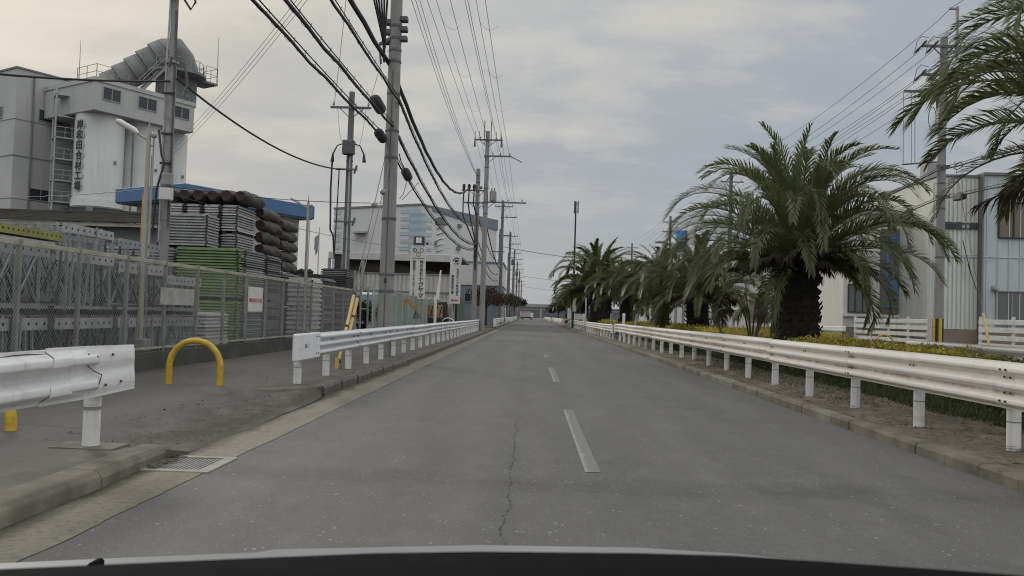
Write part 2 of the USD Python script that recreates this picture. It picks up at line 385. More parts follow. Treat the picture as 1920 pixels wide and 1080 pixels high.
GLYPHS = {
    '-': '0c250c2b1e2b1e25',
    '2': '0c150c1b0e1b19262134213c1f3f1640113b0f3b0c3e0c40114516472146283f2934252a1a1c2b1c2b15',
    'B': '0f4524462a442e402f352c2f302c3228321f2d1825150f16|182b171c251c2a202929242b|173325332837273d233f173f',
    'M': '0f1610461945232624262f45304639453815311530322e30271a211a1932173217161615',
    'ク': '0f2e1d3a2241264b2d492b413e42433f3e3036232a181e121a121617241d2b22342d393a253a172b142a',
    'サ': '0d340d3b1b3b1a482248223b323b32493949393b463b463439343824341b2f162611211521172b1c2f21322b3234223422241b241a251b34',
    'シ': '1317131a251f2f253c31413945354531432e2f1c19131613/19421a451e482b402c3d29392739/1033123916392033232f202b1d2b1432',
    'ス': '1017111a20222c2e333a333d153d15443c443e423833332b4419441642143e132e252c25231b16131413',
    'ッ': '1c141d172318281b3224372d3a3a41383f2e3b25301822102010/233a283c2a3b2f2c2a2a282b/143517381c3721281a26',
    'テ': '0f2f0f364635452f2f2f2c1e1f111a1318161e19241f2726282f/17463e463e3f173f',
    'ト': '1e131e48264826363c2f412c41293f253d25322b262e2613',
    'ビ': '15471d471d342034383d3841344737493a493f403b3d3d37292f1e2d1d2b1d1d221a311a3f1c3f141f1319151618/40403e463b493f4c424a46434641423f',
    'マ': '103b10424342463f453b3d302f232f2038183815351231122c1a2125192a182d1d3127282b2836333a3b',
    'ヤ': '0f310d381c3a19481f4a2149243c40424242453f433835272f292e2b37333a3926352f162e132a1227121f33',
    'ョ': '1615171a361b36231923192a362a36331733183a3c3a3c11361134131713',
    'ロ': '1242424342143b143a181b1819141314|1a203b1f3b3c1a3c',
    'ン': '1514121b231f31273c32413c433c463746343f2a342026181914/1440154318461a46233f2a37263324331b3c',
    'ー': '10324432442a102a',
    '㈱': '0a260b3c0e46124d194c194917481441153e1a3e1a491b4a2249233e263f28482e472f4a344a36483640403f3b4c424d444a493c4a264719420f3b103b133e183b18381d361d361433122e132d1e2616221722131d121a13191e141d171419131910120f0d19|392a3d2241204237413d3f3d3e38363836334032402c|2b382a332e332e38|221f241f28242a2b282b27272224|133812261325162919351536',
    '乙': '0f2014282e400f410f483c483f45293127311822161c1a193d19401e402644264724471e43143f12181213140f18',
    '以': '1f1420162b1b332538343a4a404a4149403a3d2b3a24461949134310371e3016250f230f/2142224527462e3d31362b33263d/1216101c131f134719481a22262829282a2215181416',
    '会': '0c340d371d3f2a4d304a2f463640483745313b353a321a321a3418341030|2a4220383539/0f250f2c452c462b45253724401b4512400f3b141311111714181f25|201a2619341a351d302133252825',
    '係': '0e2b0b32133c194c1f4b1f4634483f4b424b45474545424432422d3c2d3a343a3a413f3f403c3332302d3b2e39343f354827482544234124402837283527351233102a0f281228162e162e271f251e281e2b242d2b322b34213320352038273d28411f401f421c421a3d1a181c18201c24242a232a2020131a151a0f1310132e/392039233e25441e48164214',
    '入': '0c140d1711181b212432263c20431c451f4b214b28452e3d3c22491746104013371c2b30221e17131010',
    '合': '0b330c37163b20422a4e2d4e314b314636414a36462f422f3d323b30193017310f2e|2b3f23383239/152c402c400f380f36121e121c0e160e|1e241d1c1e1a371a3724',
    '和': '0a1c0a200e23153015320c320b39173a183c18410d410c440d48284d2b484647461344113d123c16331632112b112a212520222421101f0e180f18221622151e10180d18|33203d1f3d3f333f|2243213a2a3a2a45|2331252d2a2a2a32',
    '国': '0d110e4b464b460f3e0e3c121812150e0e0e|161b3c1a3d1b171c|163f183f18413c413d421843|382a3b273b243d243d392e392e333b323b2c|2e25312430282e28|16242524252b192c1932253325391839183b163b',
    '場': '0a1f0c23132613370d370b390b3e0c401340134d1b4d1c402340244c454b45344933492b472a48234615420f370e36123512310e2e0e2a112a14311a341f342124111e131d17231a29202922201b1d1b191f101a0d1a|3d2238163d163f22|1d32243323381b371b2a1d2b',
    '外': '304d374d37393c37492a452543253d2d3730370f3010/0c130c16161c1d251d28152e102b0c2e0c31143d174b184d1b4d1e4c1d432c422a3227291f1b12100f10|1a3c1733212e243c',
    '大': '0c130d1613181c20243023330d330d3a263a274d2e4c2d3a473a4733303233293920421848164813440f3c13331c2a2b231d1b15110f',
    '岸': '0a130f1e10394838483245304528342834254824491d341c330e2b0f2a1c171c110f|192b18242b242b281a28|19311b2f1b31/104b194b19432443264e2e4e2f433a433c4b444b443b113b',
    '工': '0b140c1c251d253e0f3e104745474645453e2e3e2e1d481c491b4813',
    '式': '0d3a0d412d412e4d344d34413d413d433649394c3e4b454444414840483b353a353438233c193f1642174322491f48154611430f3d0f361530262e3a/0d140d181a1b1a2b0f2b0f322d322c2b212b211d2f1e2f1811110f11',
    '成': '0b130f1a112312422c422c4d324d334a364c3e4a444544424841483b343a3432362a3c323d3844363c2339203b1a3f17411743234820481843103d103912341932192810261023132417281831202e2c2c3b183b183519342934271b24191919191c161d1516110f0f0f|344833423b423a45|171f211f222e182e',
    '材': '0a1f0a220e26153615370c380c3f1740174e1f4d20403a403a4d424e434d4340494049384337431441103c0e310e2f122f173a173a2a3020301e29182718231d23202621312d3635363722372432292e2a2a26252425212a1f2a1e0e170e17241524101a0d1a',
    '株': '0b21112c1539153a0d3a0c3f1641164d1c4d1c421d402540253e273e294a2f492e403240324c394d39404640453a393939304830482a3d29431e4a184613441340173a21390f321031202613231220182a212e272e2a242a22281f281e2c1c2c1c0f160f1627142714240f1c|2c3a28303230323a|1d392230253025322233253a',
    '止': '0c130c191519153e1c3e1c192919294c2f4d30374537443030303019471948134712',
    '田': '0e100e49454a46103e0f3c131813160f|2e1d3d1c3d2a2e2a|2e343d333d412e41|171d251c252a172a|1734253325411741',
    '社': '2117221933193332253225393339334d394d39394738473239323919481948122212/0c240b290f2b1c391c3b0c3c0c4118411844134a194d1f451f4122422540253d1e32242c2627242421241e291c291c0f160f162814280f23',
    '禁': '0b34143c153f0e400e461846194d1f4d1f463446354d3b4d3b46464646403e3f453748364834453143313e353d383b383b304030402a152a1530183018371030|2b31343034383238|233f2a39303d303f2840|20391f3029302536/0d130d151318191f0d200d26472647203a204615461342104010331c361e36202e202e132c10290f1f0f1d131d15271526201d201d1e1f1e1e1a14111010',
    '立': '0c181e1918371f382520251b231b23192b19322935383c383d373c323419471948130d12/0f402741254c2b4d2e462e414441453a0f3a',
    '者': '0b250c27132921310d320c330d382338233e223f123f12452345234d294d2a453a453f4b454838394738483747322f322a2e402c3f0f390f38112211200f1a0f1a2512210e21|21183917391c211c|2227212239223927|2a3f2a382d38333e',
    '鐵': '0a3a0a3d1144164e1c4d1d482145234829482a4e314e33483648374e3e4e3e4c434c494249373f373f33413342354834482e44224a1e4812450f400f3b13360e330e2f13211221151f150d100b130b180f190f1c0b300c32143214340d35|411e431c431e|3e40403f40433e43|3822371f391f|2321211e231e|21351c351c322232|173e1b3d1c3e1840',
    '関': '0f4a284a28332432272e2e2e2f302f332c332c4a4649461544113910381434132b1b26171b13181618181f1a231e191f1824262526281a28192d1f2e1e331633150f0f0f|321e391839163f163f333633352e3b2d3a282d282d253c243b1f|323a3e393f3b333c|334434413f423e44|163c15392139213c|1644164121412144',
    '際': '0d4b204b2448274e2a4e2e4c2e493149324c384d3a4845494947484042364a2f4a2d46294622422148194914451142113a1d3b2239223812360f2b0e2814251122111e141e17241f242222221d1e151e150f0e0e|272b272a412b402c|3c403e3f3e413c41|30353834353d333d|29172e16301730222c222d1e|1e381d36203122312435|163315261a261a2d|153c173c18431543',
}
# ------------------------------------------------------------------ ground, road, pavements, kerbs
rng = np.random.default_rng(7)
setting('ground', MB().sheet(-1500, 1500, -300, 5000, -.06, 6, 6), M['land'], 'flat open land reaching to the horizon')
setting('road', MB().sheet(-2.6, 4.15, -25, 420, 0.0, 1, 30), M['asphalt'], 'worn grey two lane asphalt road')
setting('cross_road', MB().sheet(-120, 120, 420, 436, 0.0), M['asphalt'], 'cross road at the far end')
jr = np.random.default_rng(12)


def gutter_strip(m, x0, y0, y1, step):
    ys_g = np.linspace(y0, y1, max(2, int((y1 - y0) / step))); jag = np.cumsum(jr.normal(0, .0035, len(ys_g))); jag = jag - np.linspace(jag[0], jag[-1], len(jag)); jag = np.clip(jag, -.012, .015)
    v = [(x, y, .004) for y, j in zip(ys_g, jag) for x in (x0, -2.585 + j)]
    m.add(v, [(2 * i, 2 * i + 1, 2 * i + 3, 2 * i + 2) for i in range(len(ys_g) - 1)])


m = MB()
gutter_strip(m, -3.13, -25, 3.0, 1.0); gutter_strip(m, -3.13, 3.0, 6.62, .05); gutter_strip(m, -3.4, 7.32, 12.2, .06); gutter_strip(m, -3.13, 12.2, 40, .12); gutter_strip(m, -3.13, 40, 72, 1); gutter_strip(m, -3.13, 76, 300, 10)
setting('gutter', m, M['concrete'], 'concrete gutter strip along the left edge of the road')
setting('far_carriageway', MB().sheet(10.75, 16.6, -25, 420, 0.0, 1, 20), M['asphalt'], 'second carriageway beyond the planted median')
setting('far_pavement', MB().box(16.6, 19.2, -25, 420, -.05, .12), M['pavement'], 'pavement beyond the second carriageway')
setting('forecourt', MB().sheet(19.2, 60, -20, 200, .10), M['yard'], 'yard in front of the workshop on the right')

# the left pavement: one sheet with a dropped crossing between y = 7.3 and 12.4
xs = np.array([-7.05, -6.4, -5.8, -5.2, -4.7, -4.3, -4.0, -3.7, -3.45, -3.26]); ys = np.concatenate([np.arange(-25, 5, 5), np.arange(5, 15, .25), np.arange(15, 75, 3.)])
pv = []
for y in ys:
    for x in xs:
        k = np.clip((y - 6.9) / .7, 0, 1) * np.clip((12.9 - y) / 1.1, 0, 1); k = k * k * (3 - 2 * k)
        t = np.clip((x + 4.6) / 1.2, 0, 1)
        z = .125 - .115 * k * t + .006 * math.sin(3 * x + y) * t
        pv.append((x if x < -3.3 else -3.26 + .20 * np.clip((y - 6.95) / .2, 0, 1) * np.clip((12.75 - y) / .4, 0, 1), y, z))
    pv.append((pv[-1][0] + .004, y, -.03))
n, k_ = len(xs) + 1, len(ys)
setting('pavement', MB().add(pv, [(j * n + i, j * n + i + 1, (j + 1) * n + i + 1, (j + 1) * n + i) for j in range(k_ - 1) for i in range(n - 1)]), M['pavement'], 'grey asphalt pavement on the left with a dropped driveway crossing', smooth=40)
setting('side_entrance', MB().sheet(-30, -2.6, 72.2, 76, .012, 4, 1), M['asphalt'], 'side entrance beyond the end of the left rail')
setting('pavement', MB().box(-7.05, -3.26, 76, 300, -.05, .125), M['pavement'], 'far stretch of the left pavement')
setting('yard', MB().sheet(-90, -7.2, -10, 140, .09, 4, 4), M['yard'], 'storage yard behind the chain link fence')


def kerb_profile(w, h, c=.03): return [(0, -.05), (0, h - c), (c * .6, h - .004), (w, h), (w, -.05)]


def kerb_row(name, label, xf, side, y0, y1, pitch, y_single, w=.17, h=.125, mats=('kerb', 'kerb2')):
    """side +1: the kerb rises to the right of xf, -1 to the left"""
    root = thing(name, None, None); tag(stage.GetPrimAtPath(root), label, None, None, 'structure')
    y, i = y0, 0
    r = random.Random(3)
    while y < y_single - .01:
        dz, dx = r.uniform(-.006, .006), r.uniform(-.006, .006)
        m = MB().extrude([(side * (a + dx), b + (dz if b > 0 else 0)) for a, b in kerb_profile(w, h)][:: side], y + .004, y + pitch - .004, x=xf)
        part('kerb_stone', m, M[mats[r.random() < .35]], root)
        y += pitch; i += 1
    if y1 > y_single: part('kerb_run', MB().extrude([(side * a, b) for a, b in kerb_profile(w, h)][:: side], y, y1, x=xf), M[mats[0]], root)
    return root


kerb_row('kerb', 'pale concrete kerb of separate stones along the planted median', 4.15, 1, 4.0, 300, .62, 41.2)
# the left kerb: a heavy rounded near piece, an end block, then the stained run beyond the crossing
root = thing('kerb', None, None); tag(stage.GetPrimAtPath(root), 'heavy rounded concrete kerb on the left', None, None, 'structure')
prof = [(0, -.05), (.0, .075), (-.02, .115), (-.06, .135), (-.24, .138), (-.24, -.05)][::-1]
y = 1.0
for L_ in (1.2, 1.2, 1.2, 1.35):
    part('kerb_stone', MB().extrude(prof, y + .004, y + L_ - .004, x=-3.06), M['kerb'], root, smooth=50); y += L_
v0 = [(a - 3.06, 5.955, b) for a, b in prof]; v1 = [(a - 3.10, 6.62, b * .92) for a, b in prof]; v2 = [(a - 3.12, 7.22, b * .84 if b > 0 else b) for a, b in prof]; v3 = [(a * .9 - 3.15, 7.34, b * .62 if b > 0 else b) for a, b in prof]
for A_, B_ in ((v0, v1), (v1, v2)):
    k = len(prof); part('kerb_stone', MB().mesh(trimesh.convex.convex_hull(np.vstack([A_, B_]))), M['kerb'], root)
part('kerb_stone', MB().mesh(trimesh.convex.convex_hull(np.vstack([v2, v3]))), M['kerbdark'], root)
prof2 = [(0, -.05), (0, .09), (-.03, .128), (-.2, .13), (-.2, -.05)][::-1]
cur = [(-4.35, 12.35, .05), (-4.0, 12.3, .11), (-3.7, 12.42, .13), (-3.42, 12.7, .132), (-3.26, 13.1, .132)]
for a, b in zip(cur[:-1], cur[1:]):
    a, b = np.array(a), np.array(b); d = (b - a)[:2]; d /= np.linalg.norm(d); nrm = np.array([d[1], -d[0]])
    pts = [(*(p[:2] + nrm * o), z) for p in (a, b) for o, z in ((.0, -.05), (.0, p[2] - .03), (-.03, p[2]), (-.2, p[2] + .003), (-.2, -.05))]
    part('kerb_stone', MB().mesh(trimesh.convex.convex_hull(np.array(pts))), M['kerbdark'], root)
y = 13.1
while y < 40:
    part('kerb_stone', MB().extrude(prof2, y + .005, y + 1.19, x=-3.12 - random.Random(int(y * 10)).uniform(0, .012) - max(0, .10 - (y - 13.1) * .02)), M['kerbdark'], root); y += 1.2
part('kerb_run', MB().extrude(prof2, y, 72, x=-3.12).extrude(prof2, 76.3, 300, x=-3.12), M['kerbdark'], root)

setting('dirt', MB().sheet(-4.1, -3.135, 6.3, 7.5, .0095, 2, 4), M['soil'], 'damp soil swept up at the end of the near kerb')

M['whiteframe'] = mat('pale_worn_concrete', (.33, .315, .28), .85, .2, 6, 6)
# drain grate in the gutter
root = thing('drain_grate', 'steel drain grate in a pale concrete frame beside the left kerb end', 'drain grate', (-2.84, 6.97, .0))
fr = MB()
for a in ((-.29, .29, -.35, -.27), (-.29, .29, .27, .35), (.20, .29, -.27, .27), (-.29, -.25, -.27, .27)): fr.box(*a, -.04, .012)
part('frame', fr, M['whiteframe'], root)
part('pit', MB().box(-.25, .2, -.27, .27, -.12, -.10), M['black'], root)
for i in range(13):
    xx = -.232 + i * .0345
    part('bar', MB().box(xx - .007, xx + .007, -.266, .266, -.03, .004), M['galvdull'], root)
for yy in (-.13, .13): part('cross_bar', MB().box(-.248, .198, yy - .005, yy + .005, -.03, -.006), M['galvdull'], root)
lit = MB()
for i in range(160):
    a = rng.uniform(0, 6.28); p = np.array([-.25 + abs(rng.normal(0, .07)), rng.uniform(-.3, .3), .012 + rng.uniform(0, .02)]); q = np.array([math.cos(a), math.sin(a), rng.uniform(-.2, .3)]) * rng.uniform(.01, .035)
    w = np.array([-math.sin(a), math.cos(a), 0]) * .005
    lit.add([p - q - w, p + q - w, p + q + w, p - q + w], [(0, 1, 2, 3)])
part('leaf_litter', lit, M['litter'], root, kind='stuff')

# centre line dashes
for i, (a, b) in enumerate([(-2.4, 2.6), (7.25, 12.0), (16.9, 21.6), (26.8, 28.9), (46.2, 47.6), (106, 111)]):
    setting('lane_marking', MB().sheet(.52, .655, a, b, .004), M['paint'], ['worn white centre line dash under the car', 'nearest whole worn white centre line dash', 'second worn white centre line dash ahead', 'third worn white centre line dash ahead'][i] if i < 4 else f'worn white centre line dash far ahead, about {a} metres off')

# ------------------------------------------------------------------ guard rails
def rail_profile(z0, z1, ridges, depth, side, th=.004):
    """the corrugated beam: side +1 bulges towards +x"""
    pts = []
    H = z1 - z0; k = ridges
    cell = H / k
    for i in range(k):
        a = z0 + i * cell
        pts += [(.0 if i else .012, a + (.0 if i else .0)), (.012, a + cell * .12), (depth * .92, a + cell * .32), (depth, a + cell * .42), (depth, a + cell * .58), (depth * .92, a + cell * .68), (.012, a + cell * .88)]
    pts.append((.012, z1))
    o = [(side * x, z) for x, z in pts]; inn = [(side * (x - th), z) for x, z in pts[::-1]]
    lo = o + inn
    return lo if Polygon(lo).exterior.is_ccw else lo[::-1]


def post(root, x, y, zb, zt, r=.066, band=.0, rng_=random.Random(5)):
    m = MB(); m.tube([(x, y, zb - .02), (x, y, zt), (x, y, zt + .02)], [r, r, r * .6], 14)
    p = part('post', m, M['post'], root, smooth=40)
    part('band', MB().tube([(x, y, band), (x, y, band + .012)], [r + .0015] * 2, 14), M['band'], p)


def bolts(root, name, x, side, pts):
    m = MB()
    for y, z in pts: m.tube([(x, y, z), (x + side * .014, y, z)], [.013, .010], 6)
    part(name, m, M['bolt'], root)


def end_plate(root, xs_, y0, y1, z0, z1, mat_, cut=.0):
    """a flat closing plate with a folded edge at the rail's end"""
    pts = [(y0, z0), (y1, z0 + cut), (y1, z1 - .005), (y0, z1)]
    m = MB()
    o = [(xs_[1], y, z) for y, z in pts]; i = [(xs_[0], y, z) for y, z in pts]
    m.mesh(trimesh.convex.convex_hull(np.array(o + i)))
    return part('end_plate', m, mat_, root)


# right: three-ridged beam along the median
def guard_rail(label, x, side, y0, y1, z0, z1, ridges, depth, mat_, joints, posts, ground, zpost=.0, group=None, seed=1, wob=.006):
    root = thing('guard_rail', label, 'guard rail', group=group)
    r = random.Random(seed)
    js = [y0] + [j for j in joints if y0 < j < y1] + [y1]
    for i, (a, b) in enumerate(zip(js[:-1], js[1:])):
        dz, dx = r.uniform(-wob, wob), r.uniform(-wob, wob)
        part('beam', MB().extrude([(u + dx, v + dz) for u, v in rail_profile(z0, z1, ridges, depth, side)], a - .12, b + .0, x=x + side * .003 * (i % 2)), mat_, root, smooth=50)
    cell = (z1 - z0) / ridges
    for j in js[1:-1]:
        if j < 45:
            bolts(root, 'bolt', x + side * depth * 1.02, side, [(j - .16 + k * .1, z0 + cell * (q + .5)) for q in (0, ridges - 1) for k in (0, 1)])
            bolts(root, 'bolt', x + side * .02, side, [(j - .13 + k * .1, z0 + cell * q) for q in range(1, ridges) for k in (0, 1)])
    for p in posts:
        post(root, x - side * .075, p, ground, z1 - .06, band=z0 - .14)
        if p < 45 and min(abs(p - j) for j in js) > .3: bolts(root, 'bolt', x + side * .02, side, [(p - .05 + k * .1, z0 + cell * (ridges - 1)) for k in (0, 1)])
    return root


posts_r = [8.55 + 2.045 * i for i in range(-4, 19)]
R1 = guard_rail('long white guard rail along the median, the nearest one on the right', 4.87, -1, -1.5, 46.8, .555, 1.03, 3, .085, M['rail_r'], [.4 + 4.09 * i for i in range(0, 12)], posts_r, .1)
end_plate(R1, (4.84, 4.79), 46.5, 47.1, .50, 1.03, M['rail_r'])
R2 = guard_rail('second white guard rail along the median, beyond the break in the first', 4.80, -1, 47.9, 104, .52, .96, 3, .08, M['rail_r'], [52 + 4.09 * i for i in range(13)], [48.4 + 2.045 * i for i in range(27)], .1, seed=2)
end_plate(R2, (4.78, 4.72), 47.5, 48.1, .48, .97, M['rail_r'])
R3 = guard_rail('yellowish white guard rail at the far bush, third along the median', 4.7, -1, 118, 175, .4, 1.0, 3, .08, M['rail_r'], [], [118.5 + 4 * i for i in range(14)], .1, seed=3)
R4 = guard_rail('farthest short white guard rail on the median side', 4.6, -1, 185, 260, .4, 1.0, 3, .08, M['rail_w'], [], [186 + 5 * i for i in range(14)], .1, seed=4)

# left: the long one, and the near one with its closing plate
posts_l = [13.34 + 1.87 * i for i in range(26)]
L1 = guard_rail('long white guard rail with stencilled square end plate on the left pavement', -3.66, 1, 13.9, 60.2, .53, .935, 3, .075, M['rail_w'], [17.6 + 4.0 * i for i in range(11)], posts_l, .1, seed=5)
pl = part('end_plate', MB().bbox(-3.66, -3.575, 12.72, 14.12, .515, .945, .02), M['rail_w'], L1)
bolts(L1, 'bolt', -3.575, 1, [(13.86, .88), (14.02, .88), (13.84, .60), (14.0, .60)])
L2 = guard_rail('short far white guard rail beyond the side entrance on the left', -3.35, 1, 78, 104, .42, .95, 3, .075, M['rail_w'], [], [78.5 + 2 * i for i in range(13)], .1, seed=6)
end_plate(L2, (-3.35, -3.2), 77.2, 78.2, .35, .97, M['rail_w'])
L3 = guard_rail('farthest white guard rail running to the end of the left pavement', -3.3, 1, 112, 200, .42, .95, 3, .075, M['rail_w'], [], [113 + 3 * i for i in range(29)], .1, seed=7)

N1 = thing('guard_rail', 'dented old white guard rail end nearest the camera on the left', 'guard rail')
part('beam', MB().extrude(rail_profile(.565, .985, 2, .085, 1), -3.0, 2.9, x=-3.62), M['rail_o'], N1, smooth=50)
part('beam', MB().extrude(rail_profile(.57, .98, 2, .085, 1), 2.8, 6.75, x=-3.617), M['rail_o'], N1, smooth=50)
m = MB()
pr = rail_profile(.56, .99, 2, .088, 1)
# the closing plate follows the beam, then flattens and splays down at its tip
fl = np.array([(y, k) for y, k in ((6.05, 1.0), (6.35, .75), (6.6, .30), (7.40, .06))])
rings = []
for y, k in fl: rings.append([(-3.612 + a * k + (.05 * (1 - k)), y + (.10 * (.985 - b) if y > 7 else (0.0 if y > 6.2 else .12 * (b - .56))), .775 + (b - .775) * (1.0 if y < 7 else .93)) for a, b in pr])
nn = len(pr)
for a, b in zip(rings[:-1], rings[1:]): m.add(a + b, [(i, (i + 1) % nn, (i + 1) % nn + nn, i + nn) for i in range(nn)])
t = trimesh.creation.triangulate_polygon(Polygon(pr), engine='earcut')
for rr in (rings[0], rings[-1]):
    m.add(rr, [(i, i + 1, nn - 1 - i - 1) for i in range(nn // 2 - 1)] + [(i, nn - i - 1 - 1, nn - i - 1) for i in range(nn // 2)])
part('end_plate', m, M['rail_o'], N1, smooth=40)
bolts(N1, 'bolt', -3.545, 1, [(6.72, .90), (6.98, .905), (6.88, .655), (7.14, .665)])
# the paint has split along the seams of the plate and the top edge
def seam(y_z, x=-3.548, w=.0045):
    return MB().tube([(x + (.004), y, z) for y, z in y_z], w, 5)
part('seam', seam([(6.60, .93), (6.62, .90), (6.58, .84), (6.70, .78), (6.82, .745), (6.80, .70), (6.76, .63)], -3.55), M['bolt'], N1)
part('seam', MB().tube([(-3.595, y, .952 + .006 * math.sin(y * 9) - (6 - y) * .006) for y in np.linspace(3.0, 6.1, 24)], .004, 5), M['bolt'], N1)
for y in (-1.05, .95, 2.95, 4.95, 6.95):
    m = MB().tube([(-3.68, y, .08), (-3.68, y, .92)], .068, 14); p = part('post', m, M['post'], N1, smooth=40)
    part('band', MB().tube([(-3.68, y, .44), (-3.68, y, .465)], .0705, 14), M['band'], p)
    part('base_plate', MB().box(-3.95, -3.42, y - .16, y + .16, .10, .136), M['kerb'], N1)

# far side rails
X1 = guard_rail('white guard rail on the far edge of the median, behind the hedge at the right', 10.25, -1, 8, 22.6, .62, 1.0, 2, .08, M['rail_r'], [11, 15, 19], [9 + 2.2 * i for i in range(7)], .1, seed=9)
X2 = guard_rail('lower white guard rail on the far edge of the median, farther along', 10.5, -1, 25, 120, .5, .85, 2, .08, M['rail_r'], [29 + 4 * i for i in range(22)], [26 + 4 * i for i in range(24)], .1, seed=10)
X3 = thing('guard_rail', 'thin grey beam rail on dark posts across the second carriageway', 'guard rail')
for i in range(14): part('post', MB().box(17.04, 17.16, 45.5 + 3.2 * i, 45.62 + 3.2 * i, .1, 1.02), M['poled'], X3)
part('beam', MB().bbox(16.9, 17.04, 45, 90, 1.0, 1.27, .03), M['rail_w'], X3)
for y0, y1 in ((45.5, 90),): part('lower_beam', MB().bbox(16.95, 17.04, y0, y1, .42, .56, .02), M['galvdull'], X3)

# yellow arch bollards
def arch(label, x0, x1, y, h, r=.047, y2=None, m=None):
    root = thing('arch_bollard', label, 'bollard', ((x0 + x1) / 2, y, .1))
    w = (x1 - x0) / 2; cx = 0
    pts = [(-w, 0, -.05), (-w, 0, h - w - .1)] + [(-w * math.cos(a), 0, h - w - .1 + w * math.sin(a) * 1.0) for a in np.linspace(.12, math.pi - .12, 17)] + [(w, 0, h - w - .1), (w, 0, -.05)]
    part('hoop', MB().tube(pts, r, 14), M[m or 'yellow'], root, smooth=50)
    for sx in (-w, w): part('socket', MB().tube([(sx, 0, .0), (sx, 0, .022)], [r + .02, r + .012], 12), M['band'], root)


arch('yellow arch bollard standing alone on the driveway crossing', -5.51, -4.72, 12.6, .80)
arch('yellow arch bollard half hidden behind the near rail', -5.9, -4.81, 7.65, .72, .05)
arch('small yellow arch bollard in the far gap of the median rails', 4.2, 5.3, 111, .95, .07, m='yellowpale')
arch('white arch hoop behind the end of the long left rail', -6.1, -5.2, 57, .98, .045, m='post')
# ------------------------------------------------------------------ chain link fence on its low wall, lamp posts
FX = -6.9
solo('low_wall', MB().bbox(-7.14, -6.95, -2, 71, .02, .46, .015), M['wallbase'], 'low dark stained concrete wall under the chain link fence', 'wall')
fence = thing('chain_link_fence', 'grey chain link fence on the low wall in front of the scaffold stacks', 'fence', (FX, 0, 0))
NP = 20; ys_ = [2.05 + 1.52 * i for i in range(NP + 1)]
ztop = 2.16
for i, y in enumerate(ys_):
    part('post', MB().bbox(-.16, -.10, y - .032, y + .032, .45, ztop + .02, .006), M['fencepost'], fence)
    if i == NP: break
    y1 = ys_[i + 1]
    part('top_rail', MB().bbox(-.15, -.108, y + .034, y1 - .034, ztop - .07, ztop, .005), M['fencetop'], fence)
    part('bottom_rail', MB().bbox(-.15, -.108, y + .034, y1 - .034, .50, .545, .005), M['fencetop'], fence)
    w = MB(); z0, z1 = .545, ztop - .07; H = z1 - z0; W = y1 - y - .07; p = .064; sl = 1.25
    for s in (1, -1):
        c = -H / sl if s > 0 else 0
        cs = np.arange(-H / sl, W + H / sl, p)
        for c in cs:
            # line y = c + s*z/sl
            t0, t1 = 0.0, H
            ya, yb = c, c + s * H / sl
            if max(ya, yb) < 0 or min(ya, yb) > W: continue
            ts = [0.0, 1.0]
            for lim in (0.0, W):
                if (ya - lim) * (yb - lim) < 0: ts.append((lim - ya) / (yb - ya))
            ts = sorted(t for t in ts if -1e-9 <= ya + t * (yb - ya) <= W + 1e-9)
            if len(ts) < 2: continue
            a, b = ts[0], ts[-1]
            xo = -.10 + .003 * s
            w.tube([(xo, y + .035 + ya + a * (yb - ya), z0 + a * H), (xo, y + .035 + ya + b * (yb - ya), z0 + b * H)], .0021, 3, caps=False)
    part('wire_mesh', w, M['wire'], fence)

# the two boards wired to the fence
def board(label, y0, y1, z0, z1, mat_, x=FX - .085, name='notice_board', cat='sign'):
    b = thing(name, label, cat, (x, (y0 + y1) / 2, (z0 + z1) / 2))
    part('panel', MB().bbox(-.008, .008, -(y1 - y0) / 2, (y1 - y0) / 2, -(z1 - z0) / 2, (z1 - z0) / 2, .003), mat_, b)
    for sy in (-1, 1):
        for sz in (-1, 1):
            part('tie', MB().tube([(-.012, sy * ((y1 - y0) / 2 - .04), sz * ((z1 - z0) / 2 - .04)), (.014, sy * ((y1 - y0) / 2 - .04), sz * ((z1 - z0) / 2 - .04))], .012, 6), M['galvdull'], b)
    return b


M['board'] = mat('faded_white_board', (.60, .59, .565), .6, .08, 3)
M['boardgrey'] = mat('weathered_pale_board', (.33, .335, .31), .7, .18, 4)
M['red'] = mat('red_print', (.46, .10, .09), .6, .1)
M['ink'] = mat('dark_print', (.035, .037, .042), .6, .1)
nb = board('white notice with faded red writing tied to the chain link fence', 20.3, 21.4, 1.22, 1.84, M['board'])
board('blank weathered pale board tied to the chain link fence', 15.45, 17.0, 1.33, 1.66, M['boardgrey'])

# ---- lettering
GLYPH = {k: [[[(int(r[i:i + 2], 16) - 42, int(r[i + 2:i + 4], 16) - 46) for i in range(0, len(r), 4)] for r in g.split('|')] for g in v.split('/')] for k, v in GLYPHS.items()}


def glyph(ch, size, depth=.006):
    """a character about size tall, centred on the origin in the xy plane, extruded along +z"""
    ms = []
    for g in GLYPH[ch]:
        p = Polygon(g[0], g[1:]).buffer(0)
        for q in getattr(p, 'geoms', [p]):
            if q.area > 0: ms.append(trimesh.creation.extrude_polygon(q, depth, engine='earcut'))
    m = trimesh.util.concatenate(ms); v = np.array(m.vertices); v[:, :2] *= size / 62.0
    return v, np.array(m.faces)


def frame(right, normal):
    """columns: text right, text up, outward normal"""
    r, nrm = np.array(right, float), np.array(normal, float)
    return np.stack([r, np.cross(nrm, r), nrm], 1)


def write(root, text, at_, right, normal, size, step, vertical=True, mat_='ink', name='character', depth=.006):
    Fm = frame(right, normal); at_ = np.array(at_, float)
    for i, ch in enumerate(text):
        if ch == ' ': continue
        v, f = glyph(ch, size, depth)
        if ch == 'ー' and vertical: v[:, :2] = np.stack([v[:, 1] * -1, v[:, 0]], 1); f = f[:, ::1]
        o = at_ + (Fm[:, 1] * -step * i if vertical else Fm[:, 0] * step * i)
        part(name, MB().add(v @ Fm.T + o, f), M[mat_], root)


